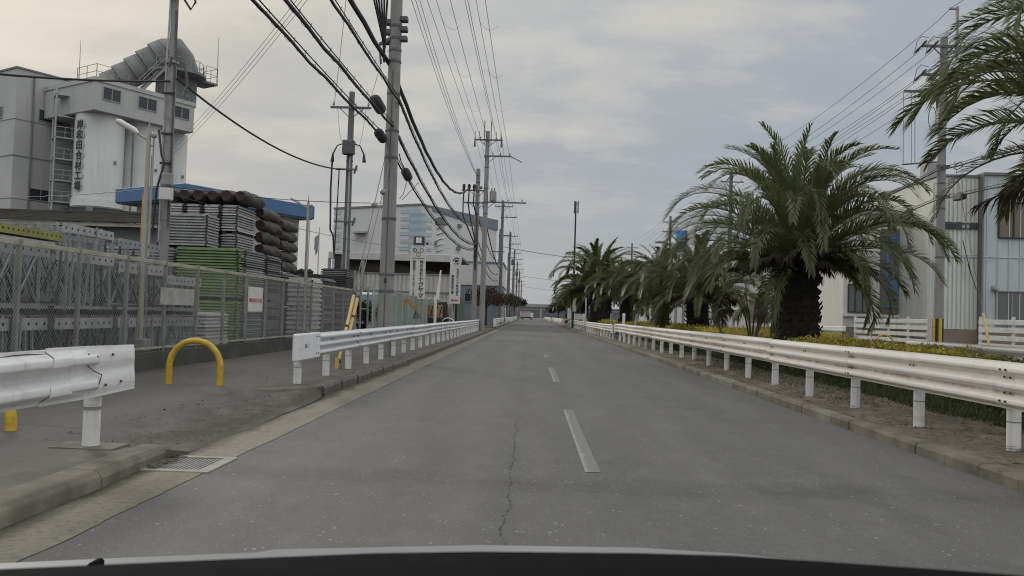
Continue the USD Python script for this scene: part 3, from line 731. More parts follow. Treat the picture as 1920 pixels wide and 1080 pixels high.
write(nb, '関係者以外立入禁止', (.010, -.44, -.02), (0, 1, 0), (1, 0, 0), .105, .11, False, 'red', depth=.003)
write(L1, 'BM-2', (-3.576, 13.17, .745), (0, 1, 0), (1, 0, 0), .085, .075, False, 'ink', depth=.003)


def lamp_post(label, x, y, h):
    root = thing('lamp_post', label, 'street lamp', (x, y, 0), group=None)
    part('pole', MB().tube([(0, 0, .1), (0, 0, 1.2), (0, 0, 1.25), (.0, 0, h)], [.06, .056, .048, .04], 14), M['lampgrey'], root, smooth=40)
    part('base_box', MB().bbox(-.16, .16, -.14, .14, .05, .68, .015), M['galvdull'], root)
    part('arm', MB().tube([(0, 0, h - .22), (-.16, -.05, h - .12), (-.24, -.08, h - .06)], .022, 8), M['lampgrey'], root, smooth=40)
    hd = MB().tube([(-.18, -.06, h - .10), (-.24, -.08, h - .05), (-.50, -.16, h + .09), (-.55, -.175, h + .11)], [.03, .055, .058, .03], 12)
    part('lamp_head', hd, M['post'], root, smooth=50)
    part('photocell', MB().mesh(trimesh.creation.icosphere(2, .055).apply_translation((.10, 0, h - .12))), M['insul'], root, smooth=True)
    part('bracket', MB().bar((0, 0, h - .32), (.1, 0, h - .32), .03).bar((.1, 0, h - .5), (.1, 0, h - .15), .02), M['galvdull'], root)
    part('cable', MB().tube([(.075, .02, .5), (.085, .03, 1.2), (.06, 0, 2.0), (.075, 0, h - .5)], .012, 6), M['galvdull'], root)
    part('finial', MB().tube([(0, 0, h), (0.005, 0, h + .22)], [.02, .006], 6), M['galvdull'], root)
    return root


M['lampgrey'] = mat('lamp_post_cream', (.36, .335, .29), .5, .14, 3)
lamp_post('tall cream lamp post with tilted lamp head, just behind the fence at left', -7.32, 15.4, 4.65)
lamp_post('slim lamp post farther along, between the dark rolls and the white stacks', -7.42, 27.0, 4.85)
# ------------------------------------------------------------------ the scaffold yard
M['boardsilver'] = mat('silver_scaffold_board', (.36, .365, .37), .5, .18, 5, metal=.25)
M['boardside'] = mat('grey_scaffold_board', (.20, .205, .205), .55, .2, 5, metal=.2)
M['boarddark'] = mat('dark_steel_board', (.062, .065, .068), .55, .2, 5, metal=.2)
M['boardgreen'] = mat('green_scaffold_board', (.17, .245, .10), .55, .18, 5)
M['boardwhite'] = mat('white_scaffold_board', (.52, .525, .515), .55, .12, 4)
M['timber'] = mat('dark_timber', (.045, .038, .03), .85, .3, 6)
M['frame1'] = mat('pale_scaffold_frame', (.26, .275, .28), .5, .2, 6, metal=.25)
M['frame2'] = mat('dull_scaffold_frame', (.07, .073, .076), .55, .25, 6, metal=.25)
M['yellowgreen'] = mat('faded_yellow_green', (.25, .245, .08), .6, .2, 4)
rs = random.Random(11)


def board_stack(label, x0, x1, y0, y1, z0, z1, pitch, m, hook_face=None, mid=None, mats=None, kind_cat='board stack'):
    root = thing('scaffold_board_stack', label, kind_cat, ((x0 + x1) / 2, (y0 + y1) / 2, z0), group=None)
    hx, hy = (x1 - x0) / 2, (y1 - y0) / 2
    z, i = .06, 0
    H = z1 - z0
    for sx in (-.6, .6):
        part('bearer', MB().box(sx * hx - .05, sx * hx + .05, -hy + .02, hy - .02, 0, .058), M['timber'], root)
        if mid: part('bearer', MB().box(sx * hx - .05, sx * hx + .05, -hy + .02, hy - .02, mid - z0, mid - z0 + .085), M['timber'], root)
    while z + pitch < H:
        if mid and mid - z0 - .055 < z < mid - z0 + .09: z = mid - z0 + .09; continue
        jx, jy = rs.uniform(-.02, .02), rs.uniform(-.02, .02)
        b = MB().box(-hx + jx, hx + jx, -hy + jy, hy + jy, z, z + pitch * .5)
        # rolled lips along the long edges leave a shadow groove below each board
        b.box(-hx + jx + .05, hx + jx - .05, -hy + jy + .07, hy + jy - .07, z + pitch * .5, z + pitch * .97)
        mm = M[m] if not mats else M[rs.choice(mats)]
        p = part('board', b, mm, root)
        if hook_face:
            h = MB()
            for sx in (-1, 1):
                if hook_face == 'x': h.box(sx * (hx - .02) + jx - .025, sx * (hx - .02) + jx + .025, -hy + jy - .03, -hy + jy - .002, z - .005, z + pitch * .5)
                else: h.box(hx + jx + .002, hx + jx + .03, sx * (hy - .03) + jy - .025, sx * (hy - .03) + jy + .025, z - .005, z + pitch * .5)
            part('hook', h, M['timber'], p)
        z += pitch; i += 1
    return root


board_stack('green edged scaffold boards stacked behind the fence, with a white board strip beside them', -9.67, -7.92, 22.15, 22.48, .1, 2.92, .078, 'boardgreen', 'x', 1.50)
board_stack('tall grey stack of scaffold boards directly behind the green one', -9.67, -7.90, 22.55, 24.35, .1, 2.96, .066, 'boardside', 'y', 1.52, ['boardside', 'boardside', 'boardsilver'])
board_stack('grey stack of scaffold boards under the dark rolls, second behind the green one', -9.67, -7.91, 24.45, 26.0, .1, 2.94, .066, 'boardside', 'y', 1.50, ['boardside', 'boardside', 'boarddark'])
board_stack('pale grey stack left of the green boards and under the silver ones', -11.75, -9.76, 22.3, 26.0, .1, 2.9, .078, 'boardsilver', None, 1.4)
board_stack('low pale blue grey stack standing in front of the green boards', -8.35, -7.5, 19.0, 20.4, .1, 1.2, .085, 'boardwhite')
board_stack('silver boards with dark end hooks, in front on top of the pile', -10.5, -9.1, 22.9, 23.75, 2.95, 3.98, .082, 'boardsilver', 'x')
for i, (a, b) in enumerate([(-11.2, -10.45), (-10.40, -9.92), (-9.88, -9.36), (-9.32, -8.80)]):
    board_stack(['leftmost column of silver boards on top of the pile', 'second column of silver boards on top of the pile', 'third column of silver boards on top of the pile', 'right hand column of silver boards on top of the pile, its side towards the road'][i], a, b, 24.4, 26.0, 2.95 + .01 * i, 4.42, .078, 'boardwhite', 'x', 3.5, ['boardwhite', 'boardsilver'])
yl = thing('pole_rack', 'upright yellow ended poles at the left edge of the silver boards', 'pole rack', (-11.02, 23.3, 2.95))
for i in range(4): part('pole', MB().tube([(-.06 * i, -.3 + .2 * i, -.02), (-.06 * i, -.3 + .2 * i, 1.5)], .022, 8), M['yellow' if i % 2 == 0 else 'galv'], yl, smooth=50)
board_stack('pale boards on end near the slim lamp post, low dark net on top', -8.33, -7.44, 28.0, 29.3, .1, 2.5, .16, 'boardwhite', 'x', 1.35)
board_stack('grey boards beside the yellow guy wire sleeves, tallest of the far stacks', -8.45, -7.42, 33.0, 35.2, .1, 3.05, .072, 'boarddark', 'x', 1.45, ['boarddark', 'boardside'])
board_stack('grey boards under the farther dark rolls', -9.9, -8.45, 26.1, 30.2, .1, 2.55, .075, 'boardside', None, 1.4)
board_stack('brownish grey boards between the white stack and the tall far stack', -8.5, -7.6, 30.3, 31.9, .1, 2.55, .11, 'boardside', None, 1.3, ['boardside', 'boarddark'])
board_stack('grey boards farthest back behind the tall far stack', -10.6, -8.7, 33.5, 36.5, .1, 2.8, .075, 'boarddark', None, 1.4)

# rolls of dark netting
M['roll'] = mat('dark_netting', (.07, .062, .058), .8, .35, 7, bump=.6, bscale=18)
M['rollend'] = mat('brown_roll_end', (.040, .022, .020), .85, .35, 12, bump=.6, bscale=30)


def roll_(label, x, y0, y1, z, r, group):
    root = thing('netting_roll', label, 'netting roll', (x, (y0 + y1) / 2, z), group=group)
    h = (y1 - y0) / 2; m = MB(); L_ = []; R_ = []
    ys2 = np.linspace(-h, h, 15)
    prof_r = r * (1 - .25 * np.abs(ys2 / h) ** 6) * (1 + .05 * np.sin(ys2 * 9 + x * 7 + z * 5))
    v = []; nseg = 16; g_ = np.arange(nseg) * 2 * np.pi / nseg
    for yy, rr in zip(ys2, prof_r):
        for a in g_:
            k = 1 + .06 * math.sin(3 * a + yy * 4 + z * 9) - .12 * max(0, -math.sin(a)) ** 2
            v.append((rr * k * math.cos(a), yy, rr * k * math.sin(a)))
    f = [(i * nseg + j, i * nseg + (j + 1) % nseg, (i + 1) * nseg + (j + 1) % nseg, (i + 1) * nseg + j) for i in range(14) for j in range(nseg)]
    part('body', m.add(v, np.array(f)[:, ::-1]), M['roll'], root, smooth=60)
    for s in (0, 1):
        e = MB(); ring = v[:nseg] if s == 0 else v[-nseg:]
        c = np.mean(ring, 0); e.add(list(ring) + [c + [0, (.03 if s == 0 else -.03), 0]], [(j, (j + 1) % nseg, nseg) for j in range(nseg)])
        part('end', e, M['rollend'], root)
    for yy in (-h * .55, h * .55):
        part('tie', MB().tube([(r * 1.05 * math.cos(a), yy, r * 1.05 * math.sin(a) - .01) for a in np.linspace(0, 6.283, 13)], .008, 5), M['cablegrey'], root)


for i in range(6):
    roll_(f'{["brown ended", "thick dark"][i % 2]} roll of netting lying on the silver boards, number {["one", "two", "three", "four", "five", "six"][i]} from the left', -10.85 + .42 * i, 24.35, 26.2, 4.43 + .2, .21, 'netting rolls')
tier = ['lowest', 'second', 'third', 'fourth', 'topmost']
for k in range(5): roll_(f'dark roll of netting, {tier[k]} of the nearer column beside the silver boards', -8.75 + .03 * (k % 2), 26.15, 27.95, 2.60 + .21 + .385 * k, .20, 'netting rolls')
for k in range(5): roll_(f'dark roll of netting, {tier[k]} of the farther column by the blue roofed building', -8.72 - .03 * (k % 2), 28.2, 30.1, 2.58 + .20 + .36 * k, .185, 'netting rolls')
solo('net_bundle', MB().tube([(-8.3 + .1 * i, 28.2 + .02 * (i % 2), 2.50 + .09 + .03 * math.sin(i * 2)) for i in range(9)], [.05, .09, .10, .08, .10, .09, .1, .09, .05], 9), M['cable'], 'low dark bundle lying on the pale boards by the slim lamp post', 'net bundle', smooth=60)


# scaffold frames strapped in bundles
def frame_mesh(L_, H, t=.034, lattice=True):
    """one frame in the yz plane"""
    m = MB()
    for y in (-L_ / 2, L_ / 2): m.bar((0, y, 0), (0, y, H), t)
    for z in (.08, H - .05): m.bar((0, -L_ / 2, z), (0, L_ / 2, z), t * .9)
    if lattice:
        k = 3; w = L_ / k
        for i in range(k):
            a, b = -L_ / 2 + i * w, -L_ / 2 + (i + 1) * w
            m.bar((.01, a, .08), (.01, b, H - .05), t * .55); m.bar((-.01, b, .08), (-.01, a, H - .05), t * .55)
            if i: m.bar((0, a, .08), (0, a, H - .05), t * .6)
    else:
        for z in np.linspace(.25, H - .25, 3): m.bar((0, -L_ / 2, z), (0, L_ / 2, z), t * .6)
    # the perforated head plate
    for i in range(6):
        a = -L_ / 2 + .04 + i * (L_ - .08) / 6
        m.box(-.012, .012, a, a + (L_ - .08) / 6 - .05, H - .13, H - .055)
    return m


def frame_bundle(label, x0, x1, y0, y1, z0, H, n, m, edge=False, lattice=True):
    root = thing('scaffold_frame_bundle', label, 'frame bundle', ((x0 + x1) / 2, (y0 + y1) / 2, z0))
    hx, hy = (x1 - x0) / 2, (y1 - y0) / 2
    for i in range(n):
        if edge:
            v, f = frame_mesh(2 * hx, H, lattice=lattice).arr(); v = np.stack([v[:, 1], v[:, 0] - hy + (2 * hy) * (i + .5) / n, v[:, 2]], 1); f = f[:, ::-1]
        else:
            v, f = frame_mesh(2 * hy, H, lattice=lattice).arr(); v = v + [-hx + (2 * hx) * (i + .5) / n, 0, 0]
        lean = rs.uniform(-.16, .16) if not edge else rs.uniform(-.05, .05)
        v[:, 1] += v[:, 2] * lean
        if edge: v[:, 0] += v[:, 2] * rs.uniform(-.10, .10)
        v = v + [rs.uniform(-.02, .02), rs.uniform(-.05, .05), rs.uniform(0, .05) + .07]
        part('frame', MB().add(v, f), M[m if rs.random() < .7 else 'frame2'], root)
    pm = M['boardsilver' if rs.random() < .6 else 'frame1']
    pp = part('head_plate', MB().box(hx + .012, hx + .024, -hy + .02, hy - .02, H - .12, H + .06), pm, root)
    for q in range(9): part('hole', MB().tube([(hx + .0242, -hy + .12 + q * (2 * hy - .24) / 8, H - .03), (hx + .0262, -hy + .12 + q * (2 * hy - .24) / 8, H - .03)], .028, 7), M['black'], pp)
    part('foot_rail', MB().box(hx + .012, hx + .03, -hy + .02, hy - .02, .10, .15), M['frame1'], root)
    for s in (-.6, .6): part('bearer', MB().box(-hx, hx, s * hy - .045, s * hy + .045, 0, .072), M['timber'], root)


names = ['nearest the camera', 'second along', 'third along', 'fourth along', 'the one farthest right']
for i in range(5):
    y0 = 8.7 + 1.95 * i
    frame_bundle(f'dull scaffold frame bundle on the ground behind the fence, {names[i]}', -8.55, -7.35, y0, y0 + 1.8, .1, .92, 4 if i % 2 == 0 else 9, 'frame1', i % 2 == 1, True)
    frame_bundle(f'pale scaffold frame bundle, upper tier behind the fence, {names[i]}', -8.5, -7.4, y0 + .05, y0 + 1.85, 1.12, [1.0, 1.0, .98, .9, .75][i], 4 if i % 2 else 9, 'frame1', i % 2 == 0, True)
for i in range(4):
    y0 = 11.5 + 2.2 * i
    frame_bundle(f'taller bundle of grey scaffold frames in the back row, {names[i]}', -10.4, -9.2, y0, y0 + 2.0, .1, [2.25, 2.3, 2.72, 2.62][i], 4, 'frame1' if i > 1 else 'frame2', i % 2 == 0, True)
for i in range(4):  # added unseen stacks: dark colour stands for shade in the gaps between frames
    y0 = 8.6 + 2.45 * i
    board_stack(f'dark board stack added as shade backdrop behind the front scaffold frames, {names[i]}', -9.15, -8.62, y0, y0 + 2.35, .1, 2.02 - .06 * (i % 2), .105, 'boarddark', None, 1.1)
for i in range(2):
    y0 = 11.5 + 2.3 * i
    tr = thing('yellow_tray', f'yellow green perforated tray lying on the back row of frames, {["left", "right"][i]} one', 'tray', (-9.8, y0 + 1.1, 2.46 if i == 0 else 2.50))
    part('base', MB().box(-.62, .62, -1.05, 1.05, 0, .02), M['yellowgreen'], tr)
    for sx in (-.62, .60): part('side', MB().box(sx, sx + .02, -1.05, 1.05, .02, .16), M['yellowgreen'], tr)
    for sy in (-1.05, 1.03): part('end', MB().box(-.6, .6, sy, sy + .02, .02, .16), M['yellowgreen'], tr)
    for k in range(14): part('hole', MB().tube([(.6205, -.95 + k * .146, .09), (.6225, -.95 + k * .146, .09)], .022, 8), M['black'], tr)

# ------------------------------------------------------------------ left: asphalt plant, blue roof, old shed
M['plant'] = mat('plant_grey_cladding', (.42, .425, .415), .65, .07, .35, 4, streak=.18)
M['plantd'] = mat('plant_steel_grey', (.17, .18, .18), .6, .15, .8, metal=.1)
M['silo'] = mat('silo_white', (.63, .64, .62), .55, .06, .5, 4, streak=.16)
M['duct'] = mat('duct_dull_metal', (.20, .205, .20), .75, .22, .9, spec=.25, streak=.3)
M['window'] = glass_dark('dark_window', (.03, .034, .04))
M['wframe'] = mat('window_frame_grey', (.30, .30, .30), .5, .1)
M['bluefascia'] = mat('blue_fascia', (.055, .135, .27), .5, .10, 1.2, streak=.12)
M['whitewall'] = mat('white_wall', (.47, .47, .455), .7, .08, .7, streak=.2)
M['oldroof'] = mat('old_slate_roof', (.055, .052, .046), .95, .4, 1.4, 6, spec=.0)
M['voidshade'] = mat('painted_void_shade', (.03, .03, .03), .9, .2)  # shade of the void under the silos, put into the colour


def window(root, c, right, up_, w, h, panes=2, d=.06, fr='wframe', gl='window'):
    """a framed window on a wall: c is its centre on the wall, right its direction along the wall; it faces right x up"""
    r = np.array(right, float); u = np.array(up_, float); n_ = np.cross(r, u); c = np.array(c, float); fw = .07
    F3 = np.stack([r, u, n_], 1)
    m = MB()
    for a in ((-w / 2, w / 2, h / 2 - fw, h / 2), (-w / 2, w / 2, -h / 2, -h / 2 + fw), (-w / 2, -w / 2 + fw, -h / 2 + fw, h / 2 - fw), (w / 2 - fw, w / 2, -h / 2 + fw, h / 2 - fw)): m.box(*a, -.02, d)
    for i in range(1, panes): xx = -w / 2 + w * i / panes; m.box(xx - .03, xx + .03, -h / 2 + fw, h / 2 - fw, -.02, d * .8)
    v, f = m.arr(); p = part('window', MB().add(v @ F3.T + c, f), M[fr], root)
    for i in range(panes):
        a, b = -w / 2 + w * i / panes + .04, -w / 2 + w * (i + 1) / panes - .04
        v, f = MB().box(a, b, -h / 2 + fw * .8, h / 2 - fw * .8, -.01, .02).arr()
        part('pane', MB().add(v @ F3.T + c, f), M[gl], p)


PA = 59.0; PC = np.array([-38.15, 70.0, 0.0])
pa = thing('asphalt_plant', 'tall grey asphalt plant with white lettered silos under a boxed penthouse and a sloping duct', 'industrial plant', PC, PA)
part('penthouse', MB().bbox(0, 10.0, 0, 8.0, 17.9, 20.75, .05), M['plant'], pa)
part('parapet', MB().box(-.08, 10.08, -.08, -.02, 20.45, 20.82).box(-.08, -.02, -.02, 8, 20.45, 20.82), M['plant'], pa)
for xx, w in ((1.55, 1.7), (5.0, 1.9), (8.6, 1.7)): window(pa, (xx, 0, 19.55), (1, 0, 0), (0, 0, 1), w, 1.15, 2)
for i, (sx, sy, r) in enumerate(((2.1, 2.45, 2.02), (6.15, 2.45, 1.98), (9.6, 2.6, 1.35))):
    p = part('silo', MB().tube([(sx, sy, 9.6), (sx, sy, 9.62), (sx, sy, 17.9)], [r, r, r], 40), M['silo'], pa, smooth=40)
    part('ring', MB().tube([(sx, sy, 9.7), (sx, sy, 10.35)], [r + .12, r + .12], 40), M['silo'], p, smooth=40)
    part('cone', MB().tube([(sx, sy, 7.2), (sx, sy, 9.6)], [.5, r * .98], 24), M['plantd'], p, smooth=40)
    part('port', MB().box(sx - .12 + .3, sx + .12 + .3, sy - r - .06, sy - r + .1, 13.6, 13.85), M['plantd'], p)
for sx in (.3, 4.1, 8.0):
    for sy in (.5, 4.4): part('leg', MB().box(sx - .2, sx + .2, sy - .2, sy + .2, 0, 9.6), M['plantd'], pa)
part('base_room', MB().box(.6, 9.6, 3.2, 7.5, 0, 8.5), M['voidshade'], pa)  # solid block coloured dark to stand for the shaded void
part('back_block', MB().box(4.0, 10.0, 4.5, 8.0, 8.5, 17.9), M['plantd'], pa)
for sx in (4.12, 8.2): part('downpipe', MB().tube([(sx, .55, 9), (sx, .55, 17.8)], .09, 8), M['plantd'], pa)
# railing round the roof
def railing(root, pts, z, h=1.1, step=1.2, r=.03, name='railing'):
    m = MB()
    for a, b in zip(pts[:-1], pts[1:]):
        a, b = np.array([*a, z], float), np.array([*b, z], float); L_ = np.linalg.norm(b - a); n_ = max(1, int(L_ / step))
        for i in range(n_ + 1): q = a + (b - a) * i / n_; m.bar(q, q + [0, 0, h], r * 1.5)
        for k in (h, h * .5): m.bar(a + [0, 0, k], b + [0, 0, k], r * 1.3)
    part(name, m, M['galvdull'], root)


railing(pa, [(0.2, 3.2), (0.2, .2), (3.2, .2)], 20.75, 1.25); railing(pa, [(7.6, .2), (9.8, .2), (9.8, 4)], 20.75, 1.25)
part('mast', MB().tube([(.3, 3.1, 20.7), (.3, 3.1, 24.5)], [.05, .02], 6), M['galvdull'], pa)
# hoist tower, round platform and sloping hooded duct
def toloc(p):
    d = np.array(p, float) - PC; a = math.radians(PA)
    return np.array([d[0] * math.cos(a) + d[1] * math.sin(a), -d[0] * math.sin(a) + d[1] * math.cos(a), d[2]])


tw = toloc((-35.2, 79.2, 0))
part('hoist_tower', MB().bbox(tw[0] - 1.5, tw[0] + 1.6, tw[1] - 1.2, tw[1] + 1.2, 20.6, 23.5, .15), M['plantd'], pa)
part('platform', MB().tube([(tw[0], tw[1], 23.35), (tw[0], tw[1], 23.5), (tw[0], tw[1], 23.75)], [2.3, 2.75, 2.75], 32), M['plantd'], pa, smooth=40)
part('platform_step', MB().box(tw[0] + 1.6, tw[0] + 3.6, tw[1] - 1.6, tw[1] + .6, 23.3, 23.5), M['plantd'], pa)
railing(pa, [(tw[0] + 2.5 * math.cos(t), tw[1] + 2.5 * math.sin(t)) for t in np.linspace(-3.0, .2, 10)], 23.75, 1.1, 1.0)
railing(pa, [(tw[0] + 2.2, tw[1] - 1.55), (tw[0] + 3.55, tw[1] - 1.55), (tw[0] + 3.55, tw[1] + .5)], 23.5, 1.5, .8)
part('mast', MB().tube([(tw[0] + 3.55, tw[1] - 1.5, 23.4), (tw[0] + 3.55, tw[1] - 1.5, 28.2)], [.06, .025], 6), M['galvdull'], pa)
d0, d1 = toloc((-41.4, 77.0, 21.2)), toloc((-36.0, 79.0, 26.0))
dl = d1 - d0; nr = 5
pts = [d0 + dl * t for t in np.linspace(0, 1, 12)]
part('duct', MB().tube(pts + [d1 + dl / np.linalg.norm(dl) * .5 + [0, 0, -.12], d1 + [1.3, -.2, -.6], d1 + [1.75, -.3, -1.6], d1 + [1.75, -.3, -2.3]], [1.28] * 12 + [1.3, 1.3, 1.25, 1.2], 20), M['duct'], pa, smooth=40)
for t in np.linspace(.08, .97, 6):
    q = d0 + dl * t; e = dl / np.linalg.norm(dl) * .05
    part('duct_ring', MB().tube([q - e, q + e], 1.36, 20), M['plantd'], pa, smooth=40)
for i in range(5):
    a_, b_ = d0 + dl * (.10 + .178 * i), d0 + dl * (.10 + .178 * i + .165)
    part('duct_cover', MB().tube([a_ + [0, 0, .10], b_ + [0, 0, .02]], [1.42, 1.30], 20), M['duct'], pa, smooth=40)
part('hood', MB().mesh(trimesh.convex.convex_hull(np.array([d0 + o for o in ([-2.2, -.9, -.8], [-2.2, .9, -.8], [.3, -.9, -.8], [.3, .9, -.8], [-.2, -.9, .9], [-.2, .9, .9], [.9, -.8, 1.1], [.9, .8, 1.1])]))), M['duct'], pa)
# stairs from the roof to the platform
s0, s1 = np.array([tw[0] - 4.6, 1.0, 20.8]), np.array([tw[0] - 2.2, 1.1, 23.6])
st = MB()
for o in (-.4, .4): st.bar(s0 + [0, o, 0], s1 + [0, o, 0], .08, .18); st.bar(s0 + [0, o, 1.0], s1 + [0, o, 1.0], .05)
part('stair_stringer', st, M['galvdull'], pa)
for i in range(11): q = s0 + (s1 - s0) * (i + .5) / 11; part('tread', MB().box(q[0] - .14, q[0] + .14, q[1] - .4, q[1] + .4, q[2] - .02, q[2] + .02), M['galvdull'], pa)
# the silo's name, read downwards
an = math.radians(-112 - PA); nd = np.array([math.cos(an), math.sin(an), 0]); rt = np.array([-nd[1], nd[0], 0])
base = np.array([2.1, 2.45, 0]) + nd * 2.05
lb = MB(); Fm = frame(rt, nd)
for i in range(7):
    c = base + [0, 0, 16.85 - i * .90]
    v, f = MB().mesh(trimesh.creation.extrude_polygon(Polygon([(math.cos(t) * .5, math.sin(t) * .52) for t in np.linspace(0, 6.283, 9)[:-1]]).buffer(.05), .02)).arr()
    part('letter_backing', MB().add(v @ Fm.T + c - nd * .01, f), M['whitewall'], pa)
write(pa, '岸和田合材工場', base + [0, 0, 16.85] + nd * .012, rt, nd, .78, .90, True, 'ink', depth=.03)

# the grey building left of it
gb = thing('plant_building', 'tall plain grey building at the left edge beside the asphalt plant', 'building', (-46.36, 72.0, 0), PA)
part('wall', MB().bbox(0, 8.6, 0, 24, 0, 21.95, .04), M['plant'], gb)
for z_ in (3.4, 6.9, 10.3, 14.1, 17.4):
    part('seam', MB().box(-.03, 8.6, -.03, 0, z_, z_ + (.1 if z_ == 14.1 else .035)).box(-.03, 0, 0, 24, z_, z_ + (.1 if z_ == 14.1 else .035)), M['plantd'], gb)
for x_ in (1.5, 6.6): part('downpipe', MB().tube([(x_, -.12, .2), (x_, -.12, 21.6)], .08, 8), M['plantd'], gb)
part('coping', MB().box(-.07, 8.65, -.07, .2, 21.95, 22.1).box(-.07, .2, .2, 24, 21.95, 22.1), M['plantd'], gb)
for z_, x_ in ((18.2, 3.2), (10.9, 2.6)): window(gb, (x_, 0, z_), (1, 0, 0), (0, 0, 1), 2.3, 1.1, 2)
for z_, y_ in ((18.2, 3.0), (18.2, 7.0), (10.9, 3.4), (10.9, 8.0)): window(gb, (0, y_, z_), (0, -1, 0), (0, 0, 1), 1.9, 1.1, 2)

# open steel stair tower in front of the gap
sx0 = thing('stair_tower', 'open steel stair tower zigzagging up between the grey building and the silos', 'stair tower', (-42.3, 71.4, 0), PA - 20)
for a in (0, 1.55):
    for b in (0, 1.3): part('column', MB().box(a - .06, a + .06, b - .06, b + .06, 0, 20.2), M['galv'], sx0)
lev = [2.4 + 1.9 * i for i in range(10)]
for i, z_ in enumerate(lev):
    part('landing', MB().box(-.06, 1.6, -.06, 1.36, z_, z_ + .10), M['galv'], sx0)
    if i < 9:
        a = np.array([1.6, .3 + .7 * (i % 2), z_]); b = np.array([3.2, .3 + .7 * (i % 2), z_ + .95]); m = MB()
        for k in range(2):
            p0, p1 = (a, b) if k == 0 else (b + [0, .35 if i % 2 == 0 else -.35, 0], a + [0, .35 if i % 2 == 0 else -.35, 1.9])
            for o in (-.02, .3): m.bar(p0 + [0, o, 0], p1 + [0, o, 0], .05, .14)
            for q in range(6): c = p0 + (p1 - p0) * (q + .5) / 6; m.box(c[0] - .1, c[0] + .1, c[1], c[1] + .28, c[2] - .015, c[2] + .015)
            m.bar(p0 + [0, 0, .95], p1 + [0, 0, .95], .04)
        part('stair_flight', m, M['plantd'], sx0)
        rm = MB(); rm.bar((0, 0, z_ + 1.0), (1.55, 0, z_ + 1.0), .04); rm.bar((0, 0, z_ + .55), (1.55, 0, z_ + .55), .03); rm.bar((.78, 0, z_ + .1), (.78, 0, z_ + 1.0), .03)
        part('rail', rm, M['galv'], sx0)
for z_ in (4.3, 6.2): part('brace', MB().bar((0, -.03, z_ + 1.8), (1.55, -.03, z_ + .1), .07), M['galv'], sx0)

# blue roofed building
bb = thing('blue_roofed_building', 'pale building with a thick blue roof edge behind the board stacks', 'building', (-19.3, 45.0, 0), 60.5)
part('wall', MB().box(.9, 9.6, .9, 5.4, 0, 7.14), M['whitewall'], bb)
part('roof', MB().bbox(0, 10.1, 0, 6.2, 7.2, 8.05, .04), M['bluefascia'], bb)
part('soffit', MB().box(.1, 10.0, .1, 6.1, 7.14, 7.196), M['plantd'], bb)
window(bb, (.9, 3.2, 6.1), (0, -1, 0), (0, 0, 1), 1.8, 1.5, 2)
window(bb, (4.5, .9, 5.4), (1, 0, 0), (0, 0, 1), 1.6, 1.2, 2)

# old low shed with a weathered roof
sh = thing('old_shed', 'low old shed with a weathered dark roof behind the scaffold frames', 'shed', (-24, 41, 0))
part('wall', MB().box(-9, 6.3, -2.6, 4, 0, 4.9), M['plantd'], sh)
part('fascia', MB().box(-9.4, 6.7, -3.14, -3.05, 4.86, 5.02), M['fencetop'], sh)
for i in range(33):
    x = -9.4 + i * .49
    part('roof_sheet', MB().mesh(trimesh.convex.convex_hull(np.array([(x + a, y, z + dz) for a in (0, .485) for y, z in ((-3.2, 5.04), (3.2, 6.1)) for dz in (0, .04 + .004 * (i % 2))]))), M['oldroof'], sh)
part('ridge', MB().tube([(-9.4, 3.2, 6.14), (6.8, 3.2, 6.14)], .12, 8), M['oldroof'], sh)
# ------------------------------------------------------------------ left: warehouse, open shed, signs, vehicles, trees
M['whwall'] = mat('warehouse_panel', (.56, .565, .56), .6, .05, .3, 3, streak=.08)
M['wh1'] = mat('warehouse_blue_pale', (.39, .45, .48), .6, .05, .5)
M['wh2'] = mat('warehouse_blue', (.30, .365, .41), .6, .05, .5)
M['whroof'] = mat('warehouse_roof_slate', (.13, .16, .21), .55, .08, .5)
M['shedpanel'] = mat('cream_corrugated', (.44, .425, .395), .65, .10, 1.0, streak=.25)
M['browngable'] = mat('brown_gable', (.075, .062, .055), .8, .2)
M['steelblue'] = mat('blue_grey_cladding', (.19, .225, .26), .6, .12, .8, streak=.2)
wh = thing('warehouse', 'large white warehouse with pale blue chequered corner behind the big concrete pole', 'warehouse', (-15.02, 110.0, 0), 62.0)
part('wall', MB().bbox(0, 20.2, 0, 15.2, 0, 15.6, .03), M['whwall'], wh)
part('roof', MB().mesh(trimesh.convex.convex_hull(np.array([(-.1, -.1, 15.6), (20.3, -.1, 15.6), (-.1, 15.3, 15.6), (20.3, 15.3, 15.6), (-.1, -.1, 15.85), (20.3, -.1, 15.95), (-.1, 15.3, 15.85), (20.3, 15.3, 15.95), (6, 5, 16.15), (15, 5, 16.2)]))), M['plantd'], wh)
part('roof_edge', MB().mesh(trimesh.convex.convex_hull(np.array([(x, y, z) for y in (-.14, -.02) for x, z in ((2.6, 15.58), (2.6, 15.2), (20.25, 14.3), (20.25, 15.58))]))), M['whroof'], wh)
for k in range(15):
    z0 = .6 + k * 1.0
    for y0, y1, o in ((.03, 1.85, .5), (1.9, 3.35, 0), (13.9, 15.2, .25)):
        zz = z0 + o
        if zz + .5 < 15.5: part('panel', MB().box(-.05, -.005, y0, y1, zz, zz + .5), M['wh2' if y0 < 1 else 'wh1'], wh)
        if y0 < 1 and zz + 1.0 < 15.5: part('panel', MB().box(-.045, -.005, y0, y1, zz + .5, zz + 1.0), M['wh1'], wh)
    if z0 + .5 < 15.0: part('panel', MB().box(.03, 2.6, -.05, -.005, z0, z0 + .5), M['wh1'], wh)
    if z0 + 1 < 15.0: part('panel', MB().box(.03, 1.2, -.046, -.005, z0 + .5, z0 + 1.0), M['wh2'], wh)
